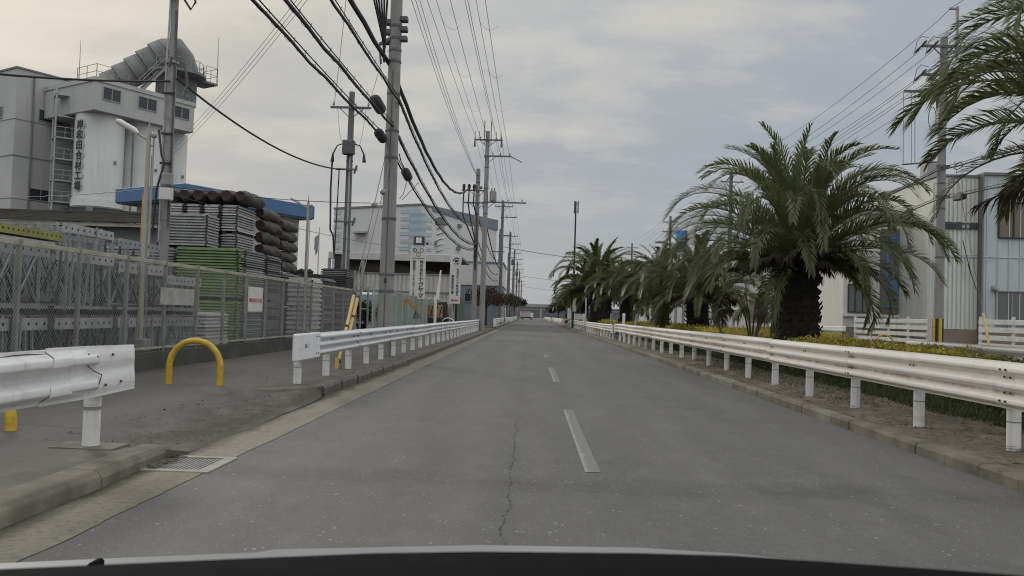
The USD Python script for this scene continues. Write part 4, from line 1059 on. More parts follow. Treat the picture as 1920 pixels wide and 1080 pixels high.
for y0, z0 in ((9.0, 12.0), (9.1, 8.4), (9.8, 6.9)):
    part('canopy', MB().mesh(trimesh.convex.convex_hull(np.array([(-.9, y0, z0), (-.9, y0 + 2.2, z0), (0, y0, z0), (0, y0 + 2.2, z0), (0, y0, z0 + .35), (0, y0 + 2.2, z0 + .35)]))), M['galvdull'], wh)
for x0, z0 in ((3.5, 13.8), (9, 13.6), (8.9, 10.4), (13.7, 10.0), (3.4, 10.6)): part('vent', MB().box(x0, x0 + .8, -.3, 0, z0, z0 + .5), M['plantd'], wh)

sp = thing('spiral_stack', 'cream exhaust stack wound with a spiral in front of the warehouse', 'exhaust stack', (-10.6, 95.0, 0))
part('pipe', MB().tube([(0, 0, 6.0), (0, 0, 11.6)], .36, 16), M['silo'], sp, smooth=40)
part('cap', MB().tube([(0, 0, 11.6), (0, 0, 12.3)], .42, 12).box(-.65, .65, -.5, .5, 11.45, 11.6), M['plantd'], sp)
part('spiral', MB().tube([(.42 * math.cos(t), .42 * math.sin(t), 6.0 + t * .105) for t in np.linspace(0, 52, 240)], .07, 5), M['boardwhite'], sp, smooth=60)
part('support', MB().box(-.3, .3, -.3, .3, 0, 6.0), M['plantd'], sp)

os_ = thing('open_shed', 'long open shed with a pale fascia and cream corrugated wall below it', 'shed', (-14, 80, 0))
part('fascia', MB().bbox(-5.8, 7.2, -.1, .3, 6.25, 6.95, .03), M['whitewall'], os_)
part('roof', MB().box(-5.8, 7.2, .3, 10, 6.6, 6.85), M['plantd'], os_)
part('back_wall', MB().box(-5.6, 6.2, 8, 8.2, 0, 6.6), M['browngable'], os_)
part('gable', MB().mesh(trimesh.convex.convex_hull(np.array([(-5.6, y, 5.0) for y in (1.0, 1.1)] + [(6.2, y, 5.0) for y in (1.0, 1.1)] + [(-1.0, y, 6.3) for y in (1.0, 1.1)]))), M['browngable'], os_)
for i in range(27):
    x = -5.6 + i * .44
    part('sheet', MB().mesh(trimesh.convex.convex_hull(np.array([(x, .2, z) for z in (.3, 5.0)] + [(x + .43, .2, z) for z in (.3, 5.0)] + [(x + .1, .12, z) for z in (.3, 5.0)] + [(x + .33, .12, z) for z in (.3, 5.0)]))), M['shedpanel'], os_)
part('rail', MB().box(-5.6, 6.2, .04, .11, 3.2, 3.32).box(-5.6, 6.2, .04, .11, 4.95, 5.05), M['plantd'], os_)
for x in (-5.7, -2.4, .1, 6.35): part('column', MB().box(x - .14, x + .14, -.05, .1, 0, 6.25), M['galvdull'], os_)
bx = thing('blue_grey_shed', 'blue grey clad shed behind the pair of concrete poles', 'shed', (-5.4, 96, 0))
part('wall', MB().box(-2.8, 2.0, 0, 12, 0, 4.6), M['steelblue'], bx); part('upper_wall', MB().box(-2.9, 2.1, -.08, 12, 4.65, 7.2), M['whwall'], bx)
part('roof_edge', MB().box(-3.0, 2.2, -.14, 12, 7.2, 7.4), M['whroof'], bx)
window(bx, (-1.6, 0, 3.2), (1, 0, 0), (0, 0, 1), 1.4, 1.0, 2)

# tall name boards
def ring(root, c, r, t, m):
    mm = MB().tube([(c[0] + r * math.cos(a), c[1], c[2] + r * math.sin(a)) for a in np.linspace(0, 2 * math.pi, 21)], t, 5)
    part('emblem', mm, M[m], root)


n1 = thing('name_board', 'tall white sign board with two columns of dark writing and a ringed emblem on top', 'sign', (-6.9, 50, 0))
part('panel', MB().bbox(-.47, .47, -.05, .05, 2.1, 5.35, .015), M['board'], n1)
for x in (-.3, .3): part('leg', MB().box(x - .04, x + .04, .06, .14, 0, 5.9), M['galvdull'], n1)
ring(n1, (-.20, -.055, 5.08), .10, .022, 'ink'); ring(n1, (.20, -.055, 5.08), .11, .016, 'cablegrey'); ring(n1, (.02, -.055, 4.83), .12, .016, 'cablegrey')
part('emblem', MB().box(-.36, .38, -.062, -.05, 4.58, 4.615), M['cablegrey'], n1)
tb = part('top_box', MB().bbox(-.26, .34, -.12, .12, 5.42, 5.92, .02), M['ink'], n1)
part('face', MB().bbox(-.16, .20, -.14, -.118, 5.5, 5.84, .01), M['post'], tb)
part('lamp', MB().mesh(trimesh.creation.icosphere(1, .09).apply_translation((.52, 0, 5.5))).bar((.34, 0, 5.6), (.52, 0, 5.5), .03), M['ink'], n1)
write(n1, '株式会社', (.22, -.055, 4.38), (1, 0, 0), (0, -1, 0), .22, .24, depth=.01)
write(n1, 'トクヤマ', (.22, -.055, 3.36), (1, 0, 0), (0, -1, 0), .36, .34, depth=.01)
write(n1, '岸和田サービスステーション', (-.22, -.055, 4.38), (1, 0, 0), (0, -1, 0), .17, .175, depth=.01)
n2 = thing('name_board', 'tall white sign board with a red arrow, left of the paired concrete poles', 'sign', (-5.53, 60, 0))
part('panel', MB().bbox(-.40, .40, -.05, .05, 2.0, 5.5, .015), M['board'], n2)
part('leg', MB().box(-.05, .05, .06, .16, 0, 5.3), M['galvdull'], n2)
part('emblem', MB().bar((-.2, -.056, 5.12), (-.02, -.056, 5.34), .07, .01, (0, 1, 0)).bar((-.02, -.056, 5.34), (.24, -.056, 5.30), .07, .01, (0, 1, 0)).box(-.05, .2, -.062, -.05, 5.05, 5.2).box(-.08, -.02, -.062, -.05, 4.86, 5.02).box(.06, .2, -.062, -.05, 4.88, 4.99), M['ink'], n2)
write(n2, '大成ロテック株式会社', (.17, -.055, 4.50), (1, 0, 0), (0, -1, 0), .19, .20, depth=.01)
write(n2, '岸和田合材工場', (-.18, -.055, 4.02), (1, 0, 0), (0, -1, 0), .19, .20, depth=.01)
part('arrow', MB().box(-.12, .28, -.062, -.05, 2.22, 2.30).add([(-.30, -.062, 2.26), (-.12, -.062, 2.37), (-.12, -.062, 2.15), (-.30, -.05, 2.26), (-.12, -.05, 2.37), (-.12, -.05, 2.15)], [(0, 2, 1), (3, 4, 5), (0, 1, 4), (0, 4, 3), (1, 2, 5), (1, 5, 4), (2, 0, 3), (2, 3, 5)]), M['red'], n2)

# mesh fence with green netting, solid green panels, gate posts
M['greennet'] = mat('green_netting', (.16, .205, .17), .8, .2, 2.0)
g = G(); pos = g.n('geometry', 'position')
nn_ = g.n('principled_bsdf', 'BSDF', base_color=(.17, .21, .18), roughness=.8); tp = g.n('transparent_bsdf', 'BSDF', color=(1, 1, 1))
wv = g.step(g.noise(g.scaled(pos, 1, .6, 1), 1.1, 3), .35, .65, .45, .8)
M['greennet'] = g.build('green_mesh_netting', g.n('mix_closure', 'closure', fac=wv, closure1=tp, closure2=nn_))
M['greenpanel'] = mat('dark_green_panel', (.05, .095, .065), .6, .15, 2)
gf = thing('netted_fence', 'far fence hung with pale green netting in front of the parked vans', 'fence', (-6.9, 36, 0))
for i in range(14):
    part('post', MB().tube([(0, 2.1 * i, .1), (0, 2.1 * i, 2.35)], .035, 8), M['galv'], gf)
    if i < 13:
        part('top_rail', MB().tube([(0, 2.1 * i, 2.3), (0, 2.1 * i + 2.1, 2.3)], .025, 6), M['galv'], gf)
        part('netting', MB().box(-.012, -.008, 2.1 * i + .03, 2.1 * i + 2.07, .45, 2.25), M['greennet'], gf)
gp = thing('green_panel_fence', 'solid dark green panel fence left of the pair of concrete poles', 'fence', (-5.7, 64.5, 0))
for i in range(7): part('panel', MB().box(-.04 + .01 * (i % 2), .0 + .01 * (i % 2), 1.0 * i, 1.0 * i + .98, .1, 2.6), M['greenpanel'], gp)
gt = thing('gate_posts', 'tangle of dull steel gate posts and poles past the end of the chain link fence', 'gate', (-7.0, 33.0, 0))
for i, (y, x, h) in enumerate(((-.6, .05, 2.9), (0, 0, 2.6), (.9, 0, 2.5), (1.4, -.1, 2.2), (2.2, .05, 2.35))): part('post', MB().tube([(x, y, .05), (x, y, h)], .045, 8), M['galvdull'], gt)
part('bar', MB().bar((0, -.5, 2.3), (0, 1.0, 2.42), .04).bar((0, 1.0, 1.4), (0, 2.2, 1.4), .04), M['galvdull'], gt)
bp = thing('steel_post', 'thick black steel post among the bushes by the gate posts', 'post', (-10.6, 45.0, 0))
part('shaft', MB().bbox(-.17, .17, -.17, .17, 0, 4.3, .03), M['cable'], bp); part('cap', MB().box(-.2, .2, -.2, .2, 4.3, 4.36), M['cable'], bp)
fp = thing('flag_pole', 'thin flag pole with a limp pale flag above the far stacks', 'flag pole', (-10.4, 40.0, 0))
part('pole', MB().tube([(0, 0, 0), (0, 0, 5.3)], [.04, .02], 8), M['galv'], fp)
fv = []
for i in range(5):
    for j in range(6): fv.append((-.03 - .05 * i * (1 if j < 4 else .6), .05 * math.sin(i * 1.6 + j), 5.0 - .17 * j - .06 * i))
part('flag', MB().add(fv, [(i * 6 + j, i * 6 + j + 1, (i + 1) * 6 + j + 1, (i + 1) * 6 + j) for i in range(4) for j in range(5)]), M['boardgrey'], fp)

# white roofed vans parked behind the netting
M['vanteal'] = mat('van_body_teal', (.16, .24, .25), .35, .06, 1)
M['vanwhite'] = mat('van_roof_white', (.62, .63, .63), .35, .06, 1)
M['tyre'] = mat('tyre', (.02, .02, .02), .8, .2)


def van(label, x, y, rz, L_=5.2, W=1.85, H=2.35, group='vans parked behind the netted fence'):
    root = thing('parked_van', label, 'van', (x, y, .09), rz, group)
    side = [(-L_ / 2, .45), (-L_ / 2, 1.5), (-L_ / 2 + .15, H - .15), (-L_ / 2 + .4, H - .02), (L_ / 2 - 1.0, H - .02), (L_ / 2 - .6, H - .2), (L_ / 2 - .1, 1.25), (L_ / 2, 1.1), (L_ / 2, .45)]
    low = [p for p in side if p[1] < 1.6]; body = Polygon(side)
    def ext(poly, w):
        m = trimesh.creation.extrude_polygon(poly, w, engine='earcut'); v = np.array(m.vertices); return MB().add(np.stack([v[:, 0], v[:, 2] - w / 2, v[:, 1]], 1), m.faces[:, ::-1])
    from shapely.geometry import box as sbox
    part('body', ext(body.intersection(sbox(-9, 0, 9, H - .16)), W), M['vanteal'], root)
    part('roof', ext(body.intersection(sbox(-9, H - .155, 9, 9)), W - .06), M['vanwhite'], root)
    for s in (-1, 1):
        for a, b in ((-L_ / 2 + .35, -.6), (-.5, L_ / 2 - 1.3)):
            part('window', MB().box(a, b, s * W / 2 - .01, s * W / 2 + .012, 1.3, H - .35), M['window'], root)
    part('windscreen', MB().mesh(trimesh.convex.convex_hull(np.array([(L_ / 2 - .62, y_, H - .28) for y_ in (-.75, .75)] + [(L_ / 2 - .15, y_, 1.33) for y_ in (-.8, .8)] + [(L_ / 2 - .55, y_, H - .28) for y_ in (-.75, .75)] + [(L_ / 2 - .08, y_, 1.33) for y_ in (-.8, .8)]))), M['window'], root)
    part('rear_window', MB().box(-L_ / 2 - .012, -L_ / 2 + .02, -.7, .7, 1.25, 1.48), M['window'], root)
    for a in (-L_ / 2 + .95, L_ / 2 - .95):
        for s in (-1, 1):
            p = part('wheel', MB().tube([(a, s * (W / 2 - .2), .33), (a, s * W / 2 + s * .01, .33)], .33, 18), M['tyre'], root, smooth=40)
            part('rim', MB().tube([(a, s * W / 2, .33), (a, s * W / 2 + s * .02, .33)], .19, 12), M['galv'], p)
    part('bumper', MB().bbox(L_ / 2 - .05, L_ / 2 + .1, -W / 2, W / 2, .4, .68, .03), M['poled'], root)


van('white roofed van parked left of the big concrete pole', -12.0, 50.5, 12)
van('white roofed van parked right behind the big concrete pole', -8.95, 51.5, 80)
van('white roofed van parked behind the foot of the emblem sign board', -8.8, 58.5, 84)
van('white roofed van parked left of the red arrow sign', -8.4, 66.5, 84)

# orange machine and barrier boards seen through the netting
M['orange'] = mat('machine_orange', (.36, .20, .08), .6, .2, 3)
ex = thing('small_excavator', 'small orange excavator standing by the white antenna pole', 'excavator', (-7.7, 44.5, .1), 20)
for s in (-.55, .55): part('track', MB().mesh(trimesh.convex.convex_hull(np.array([(x, s + o, z) for o in (-.14, .14) for x, z in ((-.8, .12), (-.7, 0), (.7, 0), (.8, .12), (.8, .28), (.7, .4), (-.7, .4), (-.8, .28))]))), M['tyre'], ex)
part('house', MB().bbox(-.75, .5, -.55, .55, .5, 1.15, .08), M['orange'], ex)
part('cab', MB().bbox(-.2, .6, -.5, .15, 1.15, 2.1, .06), M['window'], ex)
part('boom', MB().bar((.5, .3, .9), (1.1, .3, 1.9), .14, .18).bar((1.1, .3, 1.9), (1.7, .3, 1.3), .12, .16), M['orange'], ex)
part('bucket', MB().mesh(trimesh.convex.convex_hull(np.array([(1.6, y, 1.3) for y in (.1, .5)] + [(1.9, y, .9) for y in (.1, .5)] + [(1.5, y, .85) for y in (.1, .5)]))), M['poled'], ex)
mk = thing('marker_board', 'black and orange warning board behind the red arrow sign', 'sign', (-6.55, 56.0, .1))
part('board', MB().bbox(-.6, .6, -.03, .03, .9, 1.75, .01), M['orange'], mk); part('lower_board', MB().bbox(-.6, .6, -.03, .03, .15, .85, .01), M['cable'], mk)
for k in range(4): part('stripe', MB().bar((-.5 + .3 * k, -.036, .98), (-.35 + .3 * k, -.036, 1.68), .07, .008, (0, 1, 0)), M['cable'], mk)
for x in (-.5, .5): part('leg', MB().box(x - .03, x + .03, .04, .09, 0, 1.8), M['galvdull'], mk)
wp = thing('white_pole', 'white slanted marker pole standing up between the two sign boards', 'pole', (-6.4, 55.5, 0))
part('pole', MB().tube([(0, 0, .1), (0, 0, 2.4)], .10, 10), M['post'], wp); part('tip', MB().tube([(.12, 0, 2.2), (.3, 0, 4.2)], [.12, .05], 10), M['post'], wp)
dm = thing('dark_machine', 'dark tarpaulin covered machine beside the white marker pole', 'machine', (-6.1, 57.5, .1))
part('cover', MB().mesh(trimesh.convex.convex_hull(np.array([(x, y, z) for x, y, z in ((-.55, -.5, 0), (.5, -.5, 0), (-.55, .5, 0), (.5, .5, 0), (-.45, -.4, 1.9), (.3, -.4, 2.0), (-.4, .4, 1.85), (.35, .4, 1.7))]))), M['cable'], dm)
part('hose', MB().tube([(.5, -.3, .2), (.75, -.35, .9), (.6, -.3, 1.6)], .1, 8), M['galvdull'], dm, smooth=50)
# ------------------------------------------------------------------ utility poles and wires
def insulator(root, x, y, z, s=1.0, up=True, m='insul'):
    h = .22 * s * (1 if up else -1)
    part('insulator', MB().tube([(x, y, z), (x, y, z + h * .3), (x, y, z + h * .35), (x, y, z + h * .7), (x, y, z + h)], [.03 * s, .03 * s, .065 * s, .06 * s, .03 * s], 8), M[m], root, smooth=40)


def pole(label, x, y, h, r0, r1, arms=(), m='polec', group=None, lean=0.0, name='utility_pole', bands=(), steps=False):
    """arms: (z, x0, x1, insulator xs, up)"""
    root = thing(name, label, 'utility pole', (x, y, 0), group=group)
    zs = np.linspace(0, h, 6)
    part('shaft', MB().tube([(lean * z, 0, z) for z in zs], np.linspace(r0, r1, 6), 18), M[m], root, smooth=40)
    for z, x0, x1, ins, up in arms:
        part('crossarm', MB().box(x0 + lean * z, x1 + lean * z, -.19, -.10, z - .05, z + .05), M['armsteel'], root)
        if abs(x1 - x0) > 1.2: part('brace', MB().bar((max(x0, -.6) * .9 + lean * z, -.14, z - .04), (lean * z, -.1, z - .55), .035).bar((min(x1, .7) * .9 + lean * z, -.14, z - .04), (lean * z, -.1, z - .55), .035), M['armsteel'], root)
        for q in ins: insulator(root, q + lean * z, -.145, z + (.05 if up else -.05), 1.0, up)
    for z in bands:
        rr = r0 + (r1 - r0) * z / h
        part('strap', MB().tube([(lean * z, 0, z - .03), (lean * z, 0, z + .03)], rr + .014, 18), M['armsteel'], root, smooth=40)
    if steps:
        for i in range(int((h - 2.2) / .45)):
            z = 2.0 + .45 * i; rr = r0 + (r1 - r0) * z / h; s = 1 if i % 2 else -1
            part('step_bolt', MB().tube([(s * rr * .9, 0, z), (s * (rr + .13), 0, z)], .011, 5), M['armsteel'], root)
    return root


def cyl_can(root, x, y, z, r, h, m='galvdull'):
    p = part('transformer', MB().tube([(x, y, z), (x, y, z + h), (x, y, z + h + .08)], [r, r, r * .8], 16), M[m], root, smooth=40)
    for s in (-.4, .4): part('bushing', MB().tube([(x + s * r, y, z + h), (x + s * r, y, z + h + .3)], [.05, .03], 6), M['armsteel'], p)


# the big pole by the left rail
P1 = pole('big pale concrete pole close to the left guard rail with cable clamps on it', -4.0, 22.8, 14.2, .215, .145, [(13.4, -1.3, 1.3, (-1.2, -.5, .5, 1.2), True), (12.7, -.9, .9, (-.8, .8), True)], bands=(1.9, 2.35, 3.9, 5.6, 6.35, 7.4, 8.3, 8.62, 8.95, 9.3), steps=False)
for z in (8.95, 9.22, 9.5):
    part('clamp', MB().bbox(.12, .34, -.12, .10, z - .07, z + .07, .02), M['armsteel'], P1); part('clamp', MB().bbox(-.36, -.12, -.12, .10, z - .16, z - .02, .02), M['armsteel'], P1)
part('bracket', MB().bar((-.12, -.1, 8.9), (-.42, -.12, 8.75), .08).bar((-.42, -.12, 8.75), (-.36, -.12, 8.2), .05), M['armsteel'], P1)
part('ground_wire', MB().tube([(.0, -.225, .2), (.0, -.195, 4), (-.005, -.18, 8)], .012, 5), M['cablegrey'], P1)
part('name_tag', MB().tube([(0, -.0, 1.0), (0, -.0, 1.45)], .218, 18), M['polec'], P1)
part('dark_plug', MB().box(-.03, .03, -.225, -.18, 2.12, 2.24), M['cable'], P1)

# guy wires with yellow sleeves
gy = thing('guy_wire', 'pair of guy wires in yellow sleeves anchored behind the left guard rail', 'guy wire', (-3.95, 17.0, .1))
A0 = np.array([0, 0, -.02])
for k, (top, mm, f0, f1) in enumerate((((-.06, 5.75, 6.3), 'yellowpale', .03, .255), ((-.03, 5.8, 5.6), 'yellowpale', .12, .275))):
    a = A0 + np.array([.06 * k, .05 * k, 0]); b = np.array(top)
    part('wire', MB().tube([a, b], .012, 5), M['cablegrey'], gy)
    q0, q1 = a + (b - a) * f0, a + (b - a) * f1
    part('sleeve', MB().tube([q0, q1], .036, 10), M[mm], gy, smooth=40)
    for f in (f0, (f0 + f1) * .5, f1): c = a + (b - a) * f; e = (b - a) / np.linalg.norm(b - a) * .03; part('collar', MB().tube([c - e, c + e], .042, 10), M['black'], gy)
    c = a + (b - a) * (.62 if k == 0 else .78); part('guy_insulator', MB().mesh(trimesh.creation.icosphere(1, .085).apply_translation(c)), M['insul'], gy, smooth=True)
part('anchor_rod', MB().tube([(0, -.03, -.06), (0, .02, .25)], .045, 8), M['yellowpale'], gy)

# grey service pole inside the yard, hung with conduits
P0 = pole('grey service pole hung with conduits inside the yard, in front of the plant', -9.9, 22.0, 12.4, .115, .085, [(9.7, -.5, .5, (-.4, .4), True)], m='polec', bands=(4.6, 5.5, 6.3, 7.9))
part('sleeve', MB().tube([(0, 0, 3.6), (0, 0, 7.85)], .118, 18), M['galvdull'], P0, smooth=40)
part('collar', MB().tube([(0, 0, 7.85), (0, 0, 7.95)], .165, 18), M['galvdull'], P0)
part('conduit', MB().tube([(-.135, -.06, 3.0), (-.135, -.06, 7.8), (-.11, -.07, 8.6), (-.095, -.07, 9.6)], .028, 8), M['galv'], P0, smooth=40)
part('conduit', MB().tube([(.125, -.08, 3.4), (.12, -.08, 8.4), (.09, -.09, 9.3)], .026, 8), M['cablegrey'], P0, smooth=40)
part('conduit', MB().tube([(-.36, -.15, 2.6), (-.36, -.15, 5.3)], .04, 8), M['galv'], P0, smooth=40)
part('junction_box', MB().bbox(.02, .26, -.42, -.2, 4.5, 4.82, .02), M['galvdull'], P0)
part('meter_box', MB().bbox(-.02, .28, -.45, -.2, 4.1, 4.42, .02), M['board'], P0)
part('cable_loop', MB().tube([(.18, -.1, 9.75), (.5, -.15, 9.3), (.62, -.15, 9.5), (.55, -.1, 9.75)], .03, 6), M['cable'], P0, smooth=50)
part('cable_loop', MB().tube([(.02, -.22, 7.7), (.1, -.3, 7.95), (.45, -.3, 7.8), (.55, -.25, 7.3), (.45, -.25, 6.9)], .035, 6), M['cablegrey'], P0, smooth=50)
part('cable_loop', MB().tube([(-.2, -.2, 6.0), (-.05, -.3, 5.3), (.05, -.33, 5.1), (-.15, -.28, 4.4), (-.2, -.3, 3.3)], .03, 6), M['cable'], P0, smooth=50)
for z in (5.1, 5.9, 7.0): part('clip', MB().box(-.17, .15, -.14, -.115, z, z + .05), M['cable'], P0)

# second pole in the yard with short crossarm
P2 = pole('dark slim pole with a short crossarm and a switch box, between yard and big pole', -9.05, 40.0, 12.0, .19, .14, [(11.2, -1.0, 1.0, (-.85, .85), True)], m='poled', bands=(4.2, 8.6, 9.3))
part('switch_box', MB().bbox(-.28, .30, -.52, -.18, 8.85, 9.55, .04), M['cablegrey'], P2)
for s in (-1, 1):
    part('cable_loop', MB().tube([(s * .25, -.3, 9.4), (s * .55, -.3, 9.3), (s * .75, -.3, 8.9), (s * .78, -.3, 8.5)], [.03, .03, .04, .10], 8), M['cable'], P2, smooth=50)
part('cable_loop', MB().tube([(-.78, -.3, 8.5), (-.8, -.3, 7.2), (-.75, -.3, 5.2), (-.6, -.3, 4.9), (-.5, -.25, 3.8)], .045, 6), M['cable'], P2, smooth=50)
part('cable_loop', MB().tube([(-.42, -.3, 8.2), (-.45, -.3, 6.5), (-.5, -.3, 4.2)], .03, 6), M['cable'], P2, smooth=50)
for z in (8.15, 5.6): part('bracket', MB().bar((-.6, -.25, z), (.45, -.25, z), .08), M['armsteel'], P2); part('clamp', MB().bar((.3, -.25, z - .2), (.42, -.25, z + .2), .09), M['armsteel'], P2)
part('conduit', MB().tube([(.05, -.2, .5), (.05, -.18, 8.8)], .04, 6), M['galv'], P2)

# paired poles at the end of the left rail
PA_ = pole('shorter of the paired poles at the left rail end, fat cable heads on its arm', -4.1, 60.0, 11.9, .19, .15, [(10.3, -1.15, .5, (), True), (9.4, -.95, .5, (), True)], m='polec', bands=(5.5, 8.6, 10.9, 11.4))
for i, q in enumerate((-1.0, -.62, -.25)):
    part('cable_head', MB().tube([(q, -.15, 10.3), (q, -.15, 10.6), (q, -.15, 10.75)], [.07, .13, .08], 8), M['cable'], PA_, smooth=40)
    part('drop_cable', MB().tube([(q, -.15, 10.3), (q - .02, -.2, 9.3), (q + .12 * i, -.25, 8.4), (-.1 + .1 * i, -.3, 6.4), (.0, -.3, 4.5)], .05, 6), M['cable'], PA_, smooth=50)
PB = pole('taller of the paired poles at the left rail end, with crossarms and a transformer', -3.42, 58.7, 14.4, .20, .145, [(13.75, -.95, 1.1, (-.9, -.5, .6, 1.0), True), (12.6, -.2, 1.75, (.4, .95, 1.6), True), (9.3, -.2, 2.9, (.4, 1.6, 2.6), True)], m='polec', bands=(8.5, 10.3, 11.8))
part('extension', MB().box(-.26, -.20, -.2, -.1, 13.4, 15.1).box(.22, .28, -.2, -.1, 13.4, 15.1), M['armsteel'], PB)
for q in (-.9, 1.0): part('strain_insulator', MB().tube([(q, -.15, 13.7), (q, -.15, 13.25)], [.05, .09], 8), M['armsteel'], PB)
for q in (-.9, -.6, .62, .95): part('riser', MB().bar((q, -.15, 13.75), (q, -.15, 14.35), .045), M['armsteel'], PB)
part('brace_arm', MB().bar((1.7, -.15, 12.6), (2.5, -.15, 12.2), .06), M['armsteel'], PB)
cyl_can(PB, .52, -.1, 9.4, .25, .62)
part('gang_switch', MB().bbox(-.45, -.25, -.3, -.1, 10.2, 10.4, .02), M['armsteel'], PB)

# poles marching away along the left side
far_poles = []
ysf = [93, 101, 128, 140, 163, 178, 198, 220, 240, 268, 300, 335]
for i, y in enumerate(ysf):
    tall = i % 2 == 0
    h = 14.2 if tall else 11.8
    lab = ['tall crossarmed', 'shorter'][i % 2] + ' concrete pole of the far left row, ' + ['first', 'second', 'third', 'fourth', 'fifth', 'sixth', 'seventh', 'eighth', 'ninth', 'tenth', 'eleventh', 'last'][i] + ' beyond the paired poles'
    p = pole(lab, -3.45 if tall else -3.95, y, h, .2, .15, [(13.5, -.9, 1.2, (-.8, .2, 1.1), True), (12.3, -.2, 1.6, (.5, 1.5), True)] if tall else [(11.0, -.2, 1.2, (.3, 1.1), True), (9.0, -1.0, .6, (), True)], m='poled', group='far row of utility poles on the left', bands=(7.5,))
    if i in (2, 4, 6): cyl_can(p, .55, -.1, 9.0, .28, .8, 'cablegrey')
    far_poles.append(p)

# right hand row
PR = pole('tall concrete pole with three crossarms and black and yellow striped foot, on the right', 17.55, 36.0, 14.0, .205, .15, [(13.55, -1.0, 1.15, (), True), (12.3, -1.0, .5, (), True), (11.55, -1.75, .3, (), True)], bands=(4.4, 6.5, 7.6, 8.3, 10.6, 11.0), lean=.006)
for z, q in ((13.55, -.95), (13.55, -.45), (13.55, .45), (13.55, 1.1), (12.3, -.95), (12.3, -.4), (12.3, .45)):
    part('strain_insulator', MB().tube([(q, -.15, z), (q - .02, .2, z - .08), (q - .03, .36, z - .14)], [.03, .06, .03], 8), M['armsteel'], PR)
    part('strain_insulator', MB().tube([(q, -.15, z), (q + .02, -.38, z + .06), (q + .03, -.55, z + .10)], [.03, .06, .03], 8), M['armsteel'], PR)
    part('jumper', MB().tube([(q - .03, .5, z - .2), (q - .03, .2, z + .3), (q, -.15, z + .42), (q + .02, -.5, z + .25), (q + .03, -.75, z + .16)], .014, 5), M['cable'], PR, smooth=50)
part('top_stub', MB().bar((.55, -.15, 13.0), (.55, -.15, 15.3), .11).bar((.2, -.15, 15.2), (.6, -.15, 15.2), .08), M['galvdull'], PR)
for q in (-1.7, -1.35, -1.2): part('drop_wire', MB().tube([(q, -.15, 11.5), (q + .04, -.15, 8.4)], .012, 4), M['cablegrey'], PR)
part('drop_bar', MB().bar((-1.7, -.15, 8.35), (-.2, -.15, 8.5), .06), M['armsteel'], PR)
part('coil', MB().tube([(-.42 + .16 * math.cos(t), -.1, 10.4 + .5 * math.sin(t)) for t in np.linspace(0, 12, 40)], .016, 4), M['cable'], PR, smooth=60)
for i in range(10):
    a0 = i * 2 * math.pi / 10; ring_ = [(.224 * math.cos(a0 + t), .224 * math.sin(a0 + t)) for t in np.linspace(0, 2 * math.pi / 10, 3)]
    v = [(x, y, z) for x, y in ring_ for z in (.15, 1.75)]
    part('stripe', MB().add(v, [(0, 2, 3, 1), (2, 4, 5, 3)]), M['yellow' if i % 2 else 'black'], PR)
for z in (7.0, 8.3): part('bracket', MB().box(-.3, .3, -.27, -.2, z - .06, z + .06), M['armsteel'], PR)
for i, y in enumerate((74, 106, 146, 186)):
    pole('concrete pole of the right hand row, ' + ['behind the big palm crown', 'beside the blue box above the palms', 'far behind the palms', 'farthest behind the palms'][i], 17.6, y, 14.6, .2, .15, [(13.8, -1.0, 1.1, (-.9, -.4, .9), True), (12.6, -1.1, .7, (-.9, .6), True)], m='poled', group='right hand row of utility poles')
bs = thing('blue_box', 'bright blue box raised on a steel frame above the palms', 'tank', (20.1, 112, 0))
for x in (-.5, .5):
    for y in (-.5, .5): part('leg', MB().box(x - .08, x + .08, y - .08, y + .08, 0, 10.6), M['galvdull'], bs)
M['bluebox'] = mat('bright_blue_paint', (.05, .22, .50), .5, .08)
part('box', MB().bbox(-.7, .7, -.7, .7, 10.6, 13.4, .06), M['bluebox'], bs); part('band', MB().box(-.72, .72, -.72, .72, 11.9, 12.05), M['whitewall'], bs)
cm = thing('antenna_mast', 'thin black mast topped with panel antennas in front of the palms', 'antenna mast', (4.63, 90, 0))
part('shaft', MB().tube([(0, 0, .1), (0, 0, 13.9)], [.13, .075], 10), M['cable'], cm, smooth=40)
for a in (0, 2.1, 4.2): part('panel', MB().bbox(.24 * math.cos(a) - .07, .24 * math.cos(a) + .07, .24 * math.sin(a) - .06, .24 * math.sin(a) + .06, 12.6, 13.95, .02), M['cablegrey'], cm)
part('bracket', MB().box(-.3, .3, -.03, .03, 12.8, 12.86).box(-.3, .3, -.03, .03, 13.6, 13.66), M['cable'], cm)
part('white_tag', MB().bbox(-.35, .35, -.16, -.12, 1.9, 3.3, .02), M['board'], cm)
sgp = thing('sign_post', 'plain grey post standing in front of the palms, left end of the near hedge', 'post', (4.75, 71, .1))
part('post', MB().tube([(0, 0, 0), (0, 0, 2.9)], [.075, .06], 10), M['galv'], sgp)


# ---- wires
ORD = ['first', 'second', 'third', 'fourth', 'fifth', 'sixth', 'seventh', 'eighth', 'ninth']
def sag(a, b, s, n=22):
    a, b = np.array(a, float), np.array(b, float); t = np.linspace(0, 1, n)[:, None]
    p = a + (b - a) * t; p[:, 2] -= (4 * s * t * (1 - t))[:, 0]; return p


def wire(label, pts, r, m='cable', group='overhead wires', name='overhead_wire'):
    return solo(name, MB().tube(pts, r, 5), M[m], label, 'wire', group, smooth=60)


